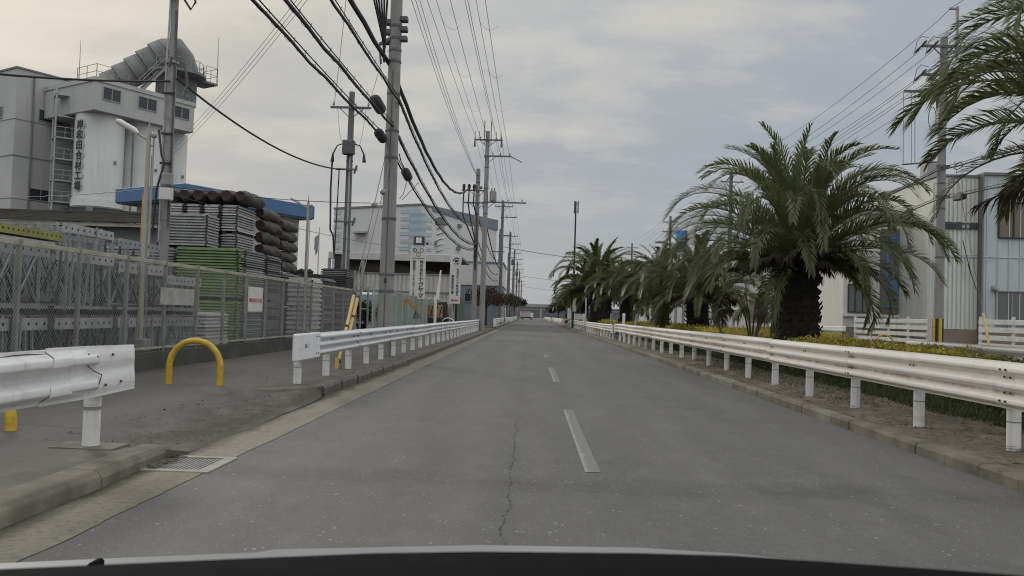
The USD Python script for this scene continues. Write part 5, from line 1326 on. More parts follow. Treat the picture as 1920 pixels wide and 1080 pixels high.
def trunk_cable(label, pts, r, rm=.012, off=.10, loops=True, m='cable'):
    """a cable lashed under its messenger wire"""
    root = thing('trunk_cable', label, 'cable', tuple(pts[0]), group=None)
    p = np.array(pts) - pts[0]
    part('cable', MB().tube(p + [0, 0, -off] + np.stack([0 * p[:, 0], 0 * p[:, 0], .025 * np.sin(np.arange(len(p)) * 2.4)], 1), r, 7), M[m], root, smooth=60)
    part('messenger', MB().tube(p, rm, 5), M[m], root, smooth=60)
    if loops:
        L_ = np.linalg.norm(np.diff(p, axis=0), axis=1); s_ = np.concatenate([[0], np.cumsum(L_)])
        nl = int(s_[-1] / .7); t = np.linspace(0, s_[-1], nl * 6)
        c = np.stack([np.interp(t, s_, p[:, k]) for k in range(3)], 1)
        a = t / .7 * 2 * math.pi
        c[:, 0] += (r + .02) * np.cos(a); c[:, 2] += -off * .5 + (off * .5 + r + .012) * np.sin(a)
        part('lashing', MB().tube(c, .0055, 3, caps=False), M[m], root)
    return root


B_ = -14.0   # the spans begin at poles behind the car
trunk_cable('low telephone cable bundle crossing the upper left, leftmost of three', np.vstack([sag((-4.35, B_, 6.9), (-4.2, 22.7, 6.25), .55, 30), sag((-4.2, 22.7, 6.25), (-4.1, 59.8, 6.1), 1.0, 26)[1:]]), .028)
trunk_cable('low telephone cable bundle with black closures, middle of three', np.vstack([sag((-4.0, B_, 7.0), (-3.95, 22.6, 6.55), .55, 30), sag((-3.95, 22.6, 6.55), (-4.0, 59.8, 6.5), 1.0, 26)[1:]]), .034)
trunk_cable('low telephone cable bundle, rightmost of three, kinked where it meets the big pole', np.vstack([sag((-3.75, B_, 8.0), (-3.8, 22.6, 7.25), .5, 30), sag((-3.8, 22.6, 7.25), (-3.9, 59.8, 8.0), 1.3, 26)[1:]]), .030)
trunk_cable('thick black power cable bundle swinging down to the arm with cable heads', np.vstack([sag((-4.3, B_, 10.2), (-4.28, 22.5, 8.45), .6, 30), sag((-4.05, 22.9, 8.15), (-4.75, 59.7, 10.45), 1.5, 26)]), .062, .02, .05, False)
for i in range(6):
    q = [(-4.75 + .17 * i, 19.0 + .35 * i, 13.0), (-4.62 + .12 * i, 20.2 + .25 * i, 11.2), (-4.42 + .05 * i, 21.5 + .15 * i, 9.7), (-4.27 + .01 * i, 22.4, 8.75), (-4.25, 22.55, 8.2)]
    t = np.linspace(0, 4, 17); qs = np.array(q); pts = np.stack([np.interp(t, range(5), qs[:, k]) for k in range(3)], 1)
    wire(f'{ORD[i]} from the left of the black riser cables curving onto the big pole', pts, .028, group='riser cables on the big pole')
cl = thing('splice_closure', 'black splice closure hanging on the cables just left of the big pole, the larger one', 'splice closure', (-4.0, 20.6, 6.55))
part('body', MB().tube([(0, -.42, .06), (0, -.36, 0), (0, .36, -.03), (0, .42, -.02)], [.06, .15, .15, .07], 12), M['cable'], cl, smooth=45)
cl = thing('splice_closure', 'black splice closure against the left side of the big pole', 'splice closure', (-4.2, 22.2, 6.1))
part('body', MB().tube([(0, -.36, .03), (0, -.3, 0), (0, .3, -.03), (0, .36, -.02)], [.05, .13, .13, .06], 12), M['cable'], cl, smooth=45)
cl = thing('splice_closure', 'black splice closure hanging right of the big pole with a loose loop', 'splice closure', (-3.98, 25.6, 5.65))
part('body', MB().tube([(0, -.36, .05), (0, -.3, 0), (0, .3, -.07), (0, .36, -.08)], [.05, .14, .14, .06], 12), M['cable'], cl, smooth=45)
part('loop', MB().tube([(0, .2, -.1), (-.15, .4, -.6), (-.25, .3, -.75), (-.15, .2, -.8), (.2, .4, -.35), (.3, .5, -.2)], .01, 5), M['cable'], cl, smooth=60)
part('tail', MB().tube([(0, -.36, .05), (-.05, -.9, .2), (0, -1.6, .3)], .018, 5), M['cable'], cl, smooth=60)
# the high lines to the pair of poles and on down the road
XS = [(-4.3, 14.0), (-3.95, 14.0), (-2.85, 14.0), (-2.42, 14.0), (-3.05, 12.75), (-2.45, 12.75), (-1.85, 12.75)]
for i, (x, z) in enumerate(XS):
    wire(f'{ORD[i]} of seven thin high wires along the left side, counted from the left', np.vstack([sag((x, B_, z + .3), (x, 58.55, z), .9, 26), sag((x, 58.55, z), (x + .05, 93, z - .3), .5, 14)[1:], sag((x + .05, 93, z - .3), (x + .05, 128, z - .3), .5, 10)[1:], sag((x + .05, 128, z - .3), (x + .05, 163, z - .3), .5, 8)[1:], sag((x + .05, 163, z - .3), (x + .05, 240, z - .3), .8, 8)[1:]]), .011, 'cablegrey', 'high wires along the left side')
for i, x in enumerate((-4.3, -4.15, -4.0)):
    wire(f'{ORD[i]} from the left of three thin wires to the shorter paired pole', np.vstack([sag((x, B_, 12.6), (x, 22.8, 12.1), .4, 16), sag((x, 22.8, 12.1), (x + .05, 59.9, 11.5 - .25 * i), .6, 18)[1:]]), .010, 'cablegrey', 'middle wires along the left side')
for i, (x, s) in enumerate(((-4.05, 1), (-2.5, -1))):
    # loops that hang between the high wires
    for y in (27, 34, 41, 48):
        wire(f'small slack loop under the {["left", "right"][i]} high wires, {ORD[[27, 34, 41, 48].index(y)]} from the camera', sag((x, y, 13.55), (x + .75 * s * (1 if i == 0 else -1), y + .5, 13.5), .28, 8), .006, 'cablegrey', 'slack loops on the high wires')
for j, (y0, y1, z) in enumerate(((60, 101, 8.2), (60, 101, 6.6), (60, 101, 5.9), (101, 140, 7.6), (101, 140, 6.4), (140, 178, 7.2), (140, 178, 6.2), (178, 220, 7.0), (178, 268, 6.2))):
    wire(f'{ORD[j]} sagging cable in the spans down the far left row', sag((-3.95, y0, z), (-3.9, y1, z - .1), 1.1, 14), .035, 'cable', 'far left trunk cables')
wire('dark drop cable from the paired poles down to the second far pole', sag((-3.6, 58.6, 9.0), (-3.6, 93, 6.5), .8, 12), .05)
for (a, b, s, e) in (((-9.9, 40, 11.45), (-5.2, 22.8, 13.6), .3, 'left'), ((-8.2, 40, 11.45), (-3.2, 22.8, 13.6), .3, 'right')): wire(f'thin wire from the {e} end of the short yard crossarm to the big pole', sag(a, b, s, 12), .011, 'cablegrey', 'wires from the yard pole')
for x in (-9.7, -8.3): wire(f'slack wire hanging under the {"left" if x < -9 else "right"} end of the short yard crossarm', sag((x, 39.85, 11.2), (-9.05 + .3 * (1 if x > -9 else -1), 39.8, 9.5), .9 if x > -9 else .5, 10), .009, 'cablegrey', 'loops under the yard crossarm')
wire('black service cable sagging from the conduit pole to the yard pole', sag((-9.75, 22, 7.45), (-9.3, 39.9, 8.15), .55, 18), .034)
wire('black service cable from the left frame edge to the conduit pole', np.vstack([sag((-16.5, 14, 6.2), (-9.9, 21.9, 7.35), .35, 18)]), .03)
for i in range(3): wire(f'{["top", "middle", "lowest"][i]} of three faint wires slanting up from the plant to the big pole', sag((-30, 66, 13.6 - .35 * i), (-4.5, 22.9, 13.4 - .25 * i), .6, 16), .010, 'cablegrey', 'faint wires from plant to big pole')
wire('thin line crossing behind the yard pole towards the big pole, upper', sag((-9.9, 22.2, 4.55), (-4.1, 22.9, 4.35), .12, 12), .010, 'cable', 'low crossing lines')
wire('thin line crossing behind the yard pole to the warehouse side, lower', sag((-9.9, 22.2, 4.35), (-6.0, 60, 6.0), .5, 12), .010, 'cable', 'low crossing lines')
wire('low thin wire crossing the plant from the left frame edge', sag((-30, 40, 6.6), (-9.95, 22, 4.5), .3, 12), .010, 'cable', 'low crossing lines')
for i, (z, y) in enumerate(((9.0, 93), (7.7, 128), (7.2, 163))): wire(f'{["highest", "middle", "lowest"][i]} wire crossing above the road from the far left row to the palms', sag((-3.5, y, z), (16, y + 6, z - .9 + .1 * i), .5, 14), .030 if i == 0 else .022, 'cable', 'wires crossing above the road')
# right hand lines
for i, (x, z) in enumerate(((16.6, 13.45), (17.15, 13.45), (18.05, 13.45), (18.7, 13.45), (16.6, 12.2), (17.2, 12.2), (18.0, 12.2), (17.6, 15.0))):
    wire(f'{ORD[i]} of eight high wires of the right hand pole row', np.vstack([sag((x, -2, z + .2), (x, 35.3, z + .05), .5, 16), sag((x, 36.5, z - .1), (x + .05, 73.9, z + .2), .7, 18), sag((x + .05, 73.9, z + .2), (x + .05, 106, z + .2), .6, 10)[1:], sag((x + .05, 106, z + .2), (x + .05, 146, z + .2), .7, 8)[1:], sag((x + .05, 146, z + .2), (x + .05, 186, z + .2), .7, 8)[1:]]), .012, 'cablegrey', 'high wires of the right hand pole row')
trunk_cable('upper telephone cable on the right, passing the striped pole', np.vstack([sag((17.3, -2, 8.6), (17.3, 35.7, 8.2), .6, 22), sag((17.3, 35.7, 8.2), (17.4, 73.8, 8.2), .8, 20)[1:]]), .032)
trunk_cable('lower telephone cable on the right with two splice boxes', np.vstack([sag((17.3, -2, 7.5), (17.3, 35.7, 6.95), .6, 22), sag((17.3, 35.7, 6.95), (17.4, 73.8, 7.1), .8, 20)[1:]]), .026)
for lab, y, z in (('nearer splice box hanging on the right hand telephone cable', 33.9, 6.72), ('farther splice box hanging on the right hand telephone cable, left of the striped pole', 38.6, 6.62)):
    c = thing('splice_box', lab, 'splice box', (17.32, y, z)); part('body', MB().bbox(-.13, .13, -.33, .33, -.14, .10, .03), M['cablegrey'], c); part('end', MB().bbox(-.1, .1, -.4, -.331, -.11, .07, .02), M['cable'], c)
cl = thing('cable_coil', 'small bundle of coiled cable on the upper right telephone cable', 'cable coil', (17.3, 34.0, 8.1)); part('coil', MB().tube([(.0, .35 * math.cos(t), .12 * math.sin(t) - .12) for t in np.linspace(0, 18, 50)], .02, 5), M['cable'], cl, smooth=60)
# ------------------------------------------------------------------ right: workshop, annex, slat fences, far low building
def cladding(name, base, dark, pitch, axis='x'):
    """ribbed sheet: the ribs themselves are geometry, this only gives the colour"""
    return mat(name, base, .5, .07, .6, 3, streak=.22)


M['clad_w'] = cladding('cladding_warm_white', (.60, .61, .56), None, 0)
M['clad_b'] = cladding('cladding_pale_blue', (.48, .525, .535), None, 0)
M['tanwall'] = mat('tan_plinth', (.20, .165, .13), .75, .12, 1.5, streak=.2)
M['pane_grey'] = glass_dark('grey_pane', (.12, .125, .12))
M['pane_brown'] = glass_dark('brown_blind_pane', (.155, .13, .10))
M['signgrey'] = mat('sign_grey_panel', (.115, .115, .11), .6, .1, 1)
M['blueletter'] = mat('blue_letter', (.095, .185, .335), .5, .08)
M['darkletter'] = mat('dark_letter', (.045, .055, .055), .5, .08)
M['slat'] = mat('slat_white', (.54, .545, .535), .6, .1, 2, streak=.25)
M['lowwhite'] = mat('low_building_white', (.60, .59, .555), .7, .06, .6, streak=.12)

wk = thing('workshop', 'two storey workshop with ribbed pale walls and dark lettering at the right edge', 'building', (24.6, 46.0, 0), 0)
# left tower face, then the bluish long face set back a little to its right
part('tower', MB().box(-2.2, 0, .06, 9, 1.3, 9.75), M['clad_w'], wk)
part('long_wall', MB().box(.03, 16, -.35, 9, 1.3, 9.8), M['clad_b'], wk)
part('plinth', MB().box(-2.25, -.001, -.02, 9, 0, 1.3), M['tanwall'], wk); part('plinth', MB().box(.0, 16, -.40, 9, 0, 1.298), M['tanwall'], wk)
for i in range(9):
    x = -2.12 + i * .235
    for z0, z1 in ((1.32, 5.25), (5.4, 9.6)): part('rib', MB().mesh(trimesh.convex.convex_hull(np.array([(x, .06, z) for z in (z0, z1)] + [(x + .19, .06, z) for z in (z0, z1)] + [(x + .03, .0, z) for z in (z0, z1)] + [(x + .16, .0, z) for z in (z0, z1)]))), M['clad_w'], wk)
part('belt', MB().box(-2.2, 0, -.02, .05, 5.28, 5.37).box(.03, 16, -.38, -.352, 5.28, 5.36), M['clad_b'], wk)
for i in range(26):
    x = .2 + i * .6
    part('rib', MB().box(x, x + .05, -.385, -.351, 1.32, 5.26), M['clad_b'], wk); part('rib', MB().box(x, x + .05, -.385, -.351, 5.38, 9.7), M['clad_b'], wk)
part('coping', MB().box(-2.3, .0, -.04, 9, 9.752, 9.85).box(.0, 16.1, -.45, 9, 9.802, 9.95), M['plantd'], wk)
part('corner_trim', MB().box(-.06, .028, -.42, .055, 1.3, 9.75), M['plantd'], wk)
for c in ((1.95, 7.35), (4.2, 7.35), (6.6, 7.35)):
    window(wk, (c[0] - .3, -.35, c[1]), (1, 0, 0), (0, 0, 1), 1.7, 2.0, 2, .1, 'ink', 'pane_brown')
for c in (1.6, 3.7, 6.0): window(wk, (c, -.35, 2.55), (1, 0, 0), (0, 0, 1), 1.75, 1.9, 2, .08, 'wframe', 'pane_grey')
part('lamp', MB().mesh(trimesh.creation.icosphere(2, .14).apply_translation((.62, -.55, 3.55))).box(.5, .74, -.42, -.351, 3.5, 3.75), M['wframe'], wk, smooth=40)
write(wk, '国際鐵工㈱', (-2.02, -.012, 7.02), (1, 0, 0), (0, -1, 0), .42, .425, False, 'darkletter', depth=.05)
part('rooftop_unit', MB().bbox(-1.9, -.9, 2, 3, 9.85, 10.9, .05), M['wframe'], wk)
part('pipe', MB().tube([(-2.5, -.05, .1), (-2.5, -.05, 9.4)], .07, 8).tube([(-2.75, -.05, .1), (-2.75, -.05, 6.5)], .06, 8), M['clad_b'], wk)
for i in range(2): part('wall_bracket', MB().bar((-1.0 + .3 * i, -.2, 6.2 - 1.3 * i), (-.55 + .3 * i, -.25, 4.4 - .9 * i), .035), M['ink'], wk)

an_ = thing('annex', 'annex with a window strip and a grey panel of blue characters, left of the workshop', 'building', (20.4, 51.0, 0), 0)
part('wall', MB().box(-1.3, 3.0, 0, 8, 1.25, 8.2), M['lowwhite'], an_); part('plinth', MB().box(-1.35, 3.05, -.05, 8, 0, 1.25), M['tanwall'], an_)
part('parapet', MB().box(-1.4, 3.05, -.12, 8, 8.2, 8.45), M['wframe'], an_)
for i in range(3): part('rib', MB().box(2.40 + .2 * i, 2.51 + .2 * i, -.04, -.002, 3.9, 8.1), M['clad_w'], an_)
window(an_, (-.35, 0, 3.0), (1, 0, 0), (0, 0, 1), 1.35, 1.75, 3, .08, 'ink', 'pane_grey'); window(an_, (2.68, 0, 3.0), (1, 0, 0), (0, 0, 1), .66, 1.75, 2, .08, 'ink', 'pane_grey')
part('sign_panel', MB().bbox(.9, 2.28, -.16, -.01, 2.15, 7.3, .02), M['signgrey'], an_)
part('sill', MB().box(-1.4, 3.05, -.22, -.051, 1.9, 2.05), M['lowwhite'], an_)
write(an_, '㈱国際鐵工', (1.58, -.165, 6.55), (1, 0, 0), (0, -1, 0), .80, .93, True, 'blueletter', depth=.04)
part('pipe', MB().tube([(3.2, -.1, 7.5), (3.2, -.1, 2.1), (3.1, -.1, 1.9), (2.8, -.1, 1.85)], .07, 8).tube([(3.45, -.1, 7.5), (3.45, -.1, .3)], .06, 8), M['clad_b'], an_, smooth=40)
part('wall_lamp', MB().tube([(3.0, -.2, 4.6), (3.0, -.2, 4.9)], [.13, .08], 10), M['ink'], an_)

lb_ = thing('low_building', 'long low white building with small paired windows behind the big palm trunk', 'building', (17.0, 64.0, 0), 0)
part('wall', MB().box(-2.0, 9.0, 0, 9, 0, 4.6), M['lowwhite'], lb_); part('roof_edge', MB().box(-2.15, 9.1, -.2, 9.1, 4.6, 4.85), M['wframe'], lb_)
for x in (3.55, 4.6, 6.9, 8.0): window(lb_, (x, 0, 2.55), (1, 0, 0), (0, 0, 1), .85, 1.05, 1, .06, 'wframe', 'pane_grey')
part('door', MB().box(1.5, 2.6, -.05, -.002, .1, 3.0), M['pane_brown'], lb_); part('panel', MB().box(-.2, 1.2, -.05, -.002, 1.0, 3.6), M['tanwall'], lb_)

# slat fences along the far pavement
def slat_fence(label, y0, y1, x=17.5):
    root = thing('slat_fence', label, 'fence', (x, (y0 + y1) / 2, .12))
    h = (y1 - y0) / 2
    for k in range(5): part('slat', MB().bbox(-.05, -.01, -h, h, .22 + .30 * k, .22 + .30 * k + .185, .008), M['slat'], root)
    n_ = max(2, int((y1 - y0) / 1.7))
    for i in range(n_ + 1): part('post', MB().box(-.01, .08, -h + 2 * h * i / n_ - .04, -h + 2 * h * i / n_ + .04, 0, 1.72), M['slat'], root)


slat_fence('white slat fence left of the striped pole', 36.7, 45.0)
slat_fence('white slat fence right of the striped pole, at the picture edge', 26.0, 32.6)
ep = thing('end_panel', 'grey metal end panel between the left slat fence and the striped pole', 'panel', (17.5, 36.2, .12)); part('panel', MB().bbox(-.06, .0, -.3, .42, .1, 1.85, .01), M['galv'], ep); part('post', MB().box(.0, .06, -.03, .05, 0, 1.85), M['galvdull'], ep)
gw = thing('guy_wire', 'single guy wire with an orange sleeve by the right slat fence', 'guy wire', (16.9, 30.6, .1))
part('wire', MB().tube([(.0, 0, .0), (.35, 3.6, 8.1)], .012, 5), M['cablegrey'], gw); part('sleeve', MB().tube([(.01, .1, .25), (.08, .8, 1.85)], .045, 8), M['yellowpale'], gw); part('foot', MB().tube([(0, 0, 0), (0, .1, .24)], .05, 8), M['black'], gw)
arch('low yellow and black hoop on the far pavement beside the left slat fence', 16.3, 17.2, 39.5, .95, .045, m='yellowpale')
# ------------------------------------------------------------------ palms, hedge, soil, trees
M['frond'] = leaf_mat('palm_leaf', [(.25, (.11, .13, .055)), (.5, (.19, .215, .095)), (.75, (.28, .295, .145))], .40, .45)
M['frond2'] = leaf_mat('palm_leaf_yellowing', [(.25, (.08, .10, .03)), (.6, (.16, .17, .05)), (.85, (.27, .22, .08))], .45, .25)
M['frondold'] = leaf_mat('palm_leaf_dead', [(.25, (.055, .045, .035)), (.6, (.12, .10, .08)), (.85, (.20, .17, .14))], .8, .1)
M['rachis'] = mat('palm_midrib', (.115, .135, .065), .4, .15, 4)
M['rachisold'] = mat('palm_midrib_dead', (.17, .14, .11), .7, .2, 4)
M['trunk'] = mat('palm_trunk', (.030, .026, .022), .95, .4, 7, 6, bump=.8, bscale=16)


def frond(L, e0, bend, az, n=70, lmax=.46, width=.030, seed=0, twist=0.0, v=.70, droop=.25, root_r=.35):
    """blades and midrib of one feather leaf, growing from the crown's centre"""
    r = np.random.default_rng(seed)
    k = 14; t = np.linspace(0, 1, k)
    ang = np.radians(e0) - np.radians(bend) * t ** 2.1
    ds = L / (k - 1)
    X = np.concatenate([[0], np.cumsum(np.cos((ang[:-1] + ang[1:]) / 2) * ds)]) + root_r * math.cos(math.radians(min(e0, 75)))
    Z = np.concatenate([[0], np.cumsum(np.sin((ang[:-1] + ang[1:]) / 2) * ds)])
    yb = .10 * L * np.sin(t * 2.0) * twist
    P = np.stack([X, yb, Z], 1)
    T = np.gradient(P, axis=0); T /= np.linalg.norm(T, axis=1, keepdims=True)
    S = np.cross(T, [0, 0, 1.0]) * -1; bad = np.linalg.norm(S, axis=1) < .05
    S[bad] = [0, 1, 0]; S /= np.linalg.norm(S, axis=1, keepdims=True)
    roll_ = r.uniform(-.5, .5)
    N = np.cross(T, S); N *= np.sign(N[:, 2:3] + 1e-9) if e0 < 80 else 1
    S, N = S * math.cos(roll_) + N * math.sin(roll_), N * math.cos(roll_) - S * math.sin(roll_)
    u = np.linspace(.07, 1.0, n); u = np.repeat(u, 2); s = np.tile([1.0, -1.0], n)
    u = np.clip(u + r.normal(0, .004, 2 * n), .05, 1)
    ip = lambda A: np.stack([np.interp(u, t, A[:, j]) for j in range(3)], 1)
    p, Tt, Ss, Nn = ip(P), ip(T), ip(S), ip(N)
    ln = lmax * np.sin(np.pi * np.clip(.10 + .82 * u, 0, 1)) ** .65 * r.uniform(.85, 1.1, 2 * n)
    th = np.radians(56 - 30 * u + r.normal(0, 5, 2 * n)); ph = v + r.normal(0, .14, 2 * n)
    d = Tt * np.cos(th)[:, None] + (Ss * s[:, None] * np.cos(ph)[:, None] + Nn * np.sin(ph)[:, None]) * np.sin(th)[:, None]
    w = np.cross(d, Nn); w /= np.linalg.norm(w, axis=1, keepdims=True) + 1e-9
    W = width * r.uniform(.8, 1.15, 2 * n)[:, None]
    mid = p + d * ln[:, None] * .5; tip = p + d * ln[:, None] - np.array([0, 0, 1.0]) * (droop * ln * r.uniform(.5, 1.4, 2 * n))[:, None]
    V = np.stack([p - w * W * .35, p + w * W * .35, mid + w * W * .5, mid - w * W * .5, tip], 1).reshape(-1, 3)
    b = np.arange(2 * n)[:, None] * 5
    Fc = np.concatenate([b + [0, 1, 2], b + [0, 2, 3], b + [3, 2, 4]], 0)
    a = math.radians(az); R = np.array([[math.cos(a), -math.sin(a), 0], [math.sin(a), math.cos(a), 0], [0, 0, 1]])
    rad = np.interp(t, [0, .15, 1], [.05, .024, .006])
    return (V @ R.T, Fc), (P @ R.T, rad)


def palm(label, x, y, z0, zc, L, nf, seed, r0=.55, dead=26, lmax=.46, nl=70, ribs=True, emin=2, yellow=.06, group='palms along the median', rise=None, dense=1.0, cat='palm tree', deadL=2.0, width=.030):
    root = thing('palm_tree', label, cat, (x, y, z0), group=group)
    r = random.Random(seed); H = zc - z0
    # shaggy trunk: stubs of old leaf bases in spirals
    v = []; ns, nr = 28, 34
    for i in range(nr):
        h = H * i / (nr - 1) * 1.04
        for j in range(ns):
            a = 2 * math.pi * j / ns
            cell = ((j * 5 / ns * 2 + i * .55) % 1.0)
            k = r0 * (1 + .16 * (1 - i / nr) ** 6 + .12 * math.sin(j * 2.1 + i * 1.3) * .5 + .16 * cell * (i % 2) + r.uniform(-.06, .07))
            if h > H * .85: k *= 1 + .35 * (h / H - .85)
            v.append((k * math.cos(a), k * math.sin(a), h + r.uniform(-.02, .02)))
    f = [(i * ns + j, i * ns + (j + 1) % ns, (i + 1) * ns + (j + 1) % ns, (i + 1) * ns + j) for i in range(nr - 1) for j in range(ns)]
    tr = part('trunk', MB().add(v, f), M['trunk'], root)
    bt = MB()
    for i in range(int(120 * dense)):
        a, h = r.uniform(0, 6.283), H * r.uniform(0, 1) ** (1.6 if i % 2 else .8)
        rr = r0 * (1.02 + .12 * r.random()); c = np.array([rr * math.cos(a), rr * math.sin(a), h]); d = np.array([math.cos(a) * .6, math.sin(a) * .6, .8]) * r.uniform(.10, .26)
        w = np.array([-math.sin(a), math.cos(a), 0]) * r.uniform(.04, .09)
        bt.add([c - w, c + w, c + d + w * .3, c + d - w * .3, c + d * .5 + np.array([math.cos(a), math.sin(a), 0]) * .05], [(0, 1, 4), (1, 2, 4), (2, 3, 4), (3, 0, 4)])
    part('leaf_bases', bt, M['trunk'], tr, kind='stuff')
    C = np.array([0, 0, H])
    def add(Lf, e, b, az, i, m='frond', mr='rachis', **kw):
        (V, Fc), (P, rad) = frond(Lf, e, b, az, seed=seed * 1000 + i, **kw)
        p = part('frond', MB().add(V + C, Fc), M[m], root)
        mr_ = MB().tube(P + C, rad, 5, caps=False)
        if ribs: part('midrib', mr_, M[mr], p, smooth=60)
    for i in range(nf):
        u = (i + .5) / nf
        az = i * 137.5 + r.uniform(-10, 10)
        e = 87 - (87 - emin) * u ** 1.25 + r.uniform(-6, 6)
        b = 44 + 100 * min(1, u * 2.4) - 72 * max(0, u - .45) / .55 + r.uniform(-14, 16)
        if u > .94: e -= 10 + r.uniform(0, 10); b += 18
        Lf = L * (.86 + .18 * min(1, u * 3)) * r.uniform(.9, 1.06) * (1 - .30 * max(0, u - .6) / .4)
        add(Lf, e, b, az, i, 'frond2' if (u > .72 and r.random() < yellow * 3) else 'frond', n=nl, lmax=lmax, twist=r.uniform(-1, 1), width=width)
    for i in range(dead):
        add(deadL * r.uniform(.7, 1.1), r.uniform(-8, 16), r.uniform(15, 42), i * 137.5 + r.uniform(-15, 15), 500 + i, 'frondold', 'rachisold', n=int(nl * .55), lmax=lmax * .8, v=-.1, droop=.5, twist=r.uniform(-1, 1), width=width)
    return root


PM = palm('large date palm with a thick black shaggy trunk and the biggest full crown', 6.9, 21.6, .1, 3.0, 3.95, 100, 4, .51, dead=42, deadL=1.6, lmax=.52, width=.034, nl=80)
PN = palm('date palm at the right picture edge, only its arching fronds reaching into view', 8.05, 10.4, .1, 3.55, 3.75, 80, 9, .5, dead=16, nl=100, emin=22, lmax=.52)
PS = palm('smaller date palm with drooping yellowish fronds, left of the big full crown', 6.95, 34.5, .1, 2.35, 3.2, 60, 21, .42, dead=18, lmax=.50, nl=90, ribs=True, yellow=.22, emin=-8, width=.04)
PF = palm('date palm in the middle of the row, behind the drooping yellowish one', 7.3, 46.5, .1, 2.75, 3.45, 66, 33, .45, dead=24, nl=72, ribs=False, width=.06, emin=14, lmax=.5)
for i, (x, y, s, a, lab) in enumerate(((6.8, 58.5, 1.0, 40, 'date palm of middling height, third back from the big full crown'), (6.2, 76, 1.52, 250, 'tallest date palm at the left end of the visible row, beside the antenna mast'), (8.0, 88, 1.25, 310, 'date palm just right of the tallest one at the left end'), (6.6, 102, 1.2, 90, 'date palm behind the tallest one'), (7.5, 120, 1.2, 200, 'date palm deep in the row beyond the tallest'), (6.8, 145, 1.2, 20, 'last date palm of the row'))):
    copy_of(PF, lab, (x, y, .1), a, s)
# a small half bare palm by the big trunk
sb = thing('young_palm', 'small half bare young palm with bent stems between the two nearest palm trunks', 'palm tree', (6.45, 24.2, .1))
rr_ = random.Random(2)
for i in range(9):
    a = rr_.uniform(0, 6.28); q = np.array([math.cos(a), math.sin(a), 0])
    part('stem', MB().tube([(0, 0, 0), q * .08 + [0, 0, .7], q * .35 + [0, 0, 1.5], q * .75 + [0, 0, 2.0], q * 1.1 + [0, 0, 1.9]], [.035, .03, .022, .016, .008], 6), M['rachisold'], sb, smooth=60)
    (V, Fc), _ = frond(1.2, 20, 95, math.degrees(a), n=34, lmax=.34, seed=900 + i, droop=.9, v=-.2)
    part('frond', MB().add(V + q * .35 + [0, 0, 1.5], Fc), M['frondold' if i % 3 else 'frond2'], sb)

# median soil, litter, grass
my = np.concatenate([np.arange(-20, 40, 1.0), np.arange(40, 420, 20)]); mx = np.array([4.31, 4.6, 5.0, 5.5, 6.0, 6.6, 7.4, 8.4, 9.4, 10.2, 10.7])
mv = [(x, y, .10 + .05 * math.sin(x * 2.1 + y * .9) * math.sin(y * .63 + x) * (1 if 4.5 < x < 10.3 else .2) + .05 * max(0, min(1, (x - 4.6)))) for y in my for x in mx]
nmx = len(mx)
setting('median', MB().add(mv, [(j * nmx + i, j * nmx + i + 1, (j + 1) * nmx + i + 1, (j + 1) * nmx + i) for j in range(len(my) - 1) for i in range(nmx - 1)]), M['soil'], 'bare brown soil of the planted median', smooth=40)
setting('median_kerb', MB().box(10.70, 10.86, -20, 420, -.05, .13), M['kerb2'], 'kerb on the far edge of the median')


def median_z(x, y): return .10 + .05 * np.sin(x * 2.1 + y * .9) * np.sin(y * .63 + x) + .05 * np.clip(x - 4.6, 0, 1)


def sticks(n, xr, yr, lr, wr, zf, tilt=.25, seed=1, bendy=False):
    r = np.random.default_rng(seed)
    x = r.uniform(*xr, n); y = yr[0] + (yr[1] - yr[0]) * r.random(n) ** 1.3; a = r.uniform(0, 2 * np.pi, n); L_ = r.uniform(*lr, n) * r.uniform(.5, 1, n); w = r.uniform(*wr, n)
    z = zf(x, y) + r.uniform(.004, .02, n)
    d = np.stack([np.cos(a), np.sin(a), r.uniform(-tilt, tilt, n)], 1) * L_[:, None] / 2; q = np.stack([-np.sin(a), np.cos(a), r.uniform(-.4, .4, n)], 1) * w[:, None] / 2
    c = np.stack([x, y, z + np.abs(d[:, 2])], 1)
    V = np.stack([c - d - q, c + d - q, c + d + q, c - d + q], 1).reshape(-1, 3); b = np.arange(n)[:, None] * 4
    return MB().add(V, np.concatenate([b + [0, 1, 2], b + [0, 2, 3]], 0))


setting('leaf_litter', sticks(13000, (4.4, 7.2), (5, 30), (.04, .24), (.004, .013), median_z, seed=3), M['litter'], 'dry chips and straw strewn over the median soil', 'stuff')
setting('leaf_litter', sticks(700, (-6.9, -3.4), (4, 30), (.01, .045), (.005, .016), lambda x, y: np.where((y > 6.2) & (y < 13.6) & (x > -4.7), .05, .127), seed=15), M['litter'], 'scattered grit and leaf scraps on the left pavement', 'stuff')
setting('leaf_litter', sticks(900, (-4.6, -3.1), (7.0, 16), (.015, .06), (.006, .02), lambda x, y: .02 + .1 * np.clip((-3.3 - x) / 1.2, 0, 1) * 0 + np.where(y > 13, .13, np.where(x < -3.9, .07, .03)), seed=5), M['litter'], 'grit and leaf scraps by the driveway kerb', 'stuff')


def blades(n, xr, yr, h, seed, wd=.012, zf=median_z):
    r = np.random.default_rng(seed)
    x = r.uniform(*xr, n); y = yr[0] + (yr[1] - yr[0]) * r.random(n) ** 1.2; a = r.uniform(0, 2 * np.pi, n); H = h * r.uniform(.4, 1.2, n)
    c = np.stack([x, y, zf(x, y) - .01], 1); q = np.stack([np.cos(a), np.sin(a), 0 * a], 1) * wd / 2
    t = c + np.stack([r.normal(0, .35, n) * H, r.normal(0, .35, n) * H, H], 1)
    V = np.stack([c - q, c + q, t], 1).reshape(-1, 3)
    return MB().add(V, np.arange(3 * n).reshape(-1, 3))


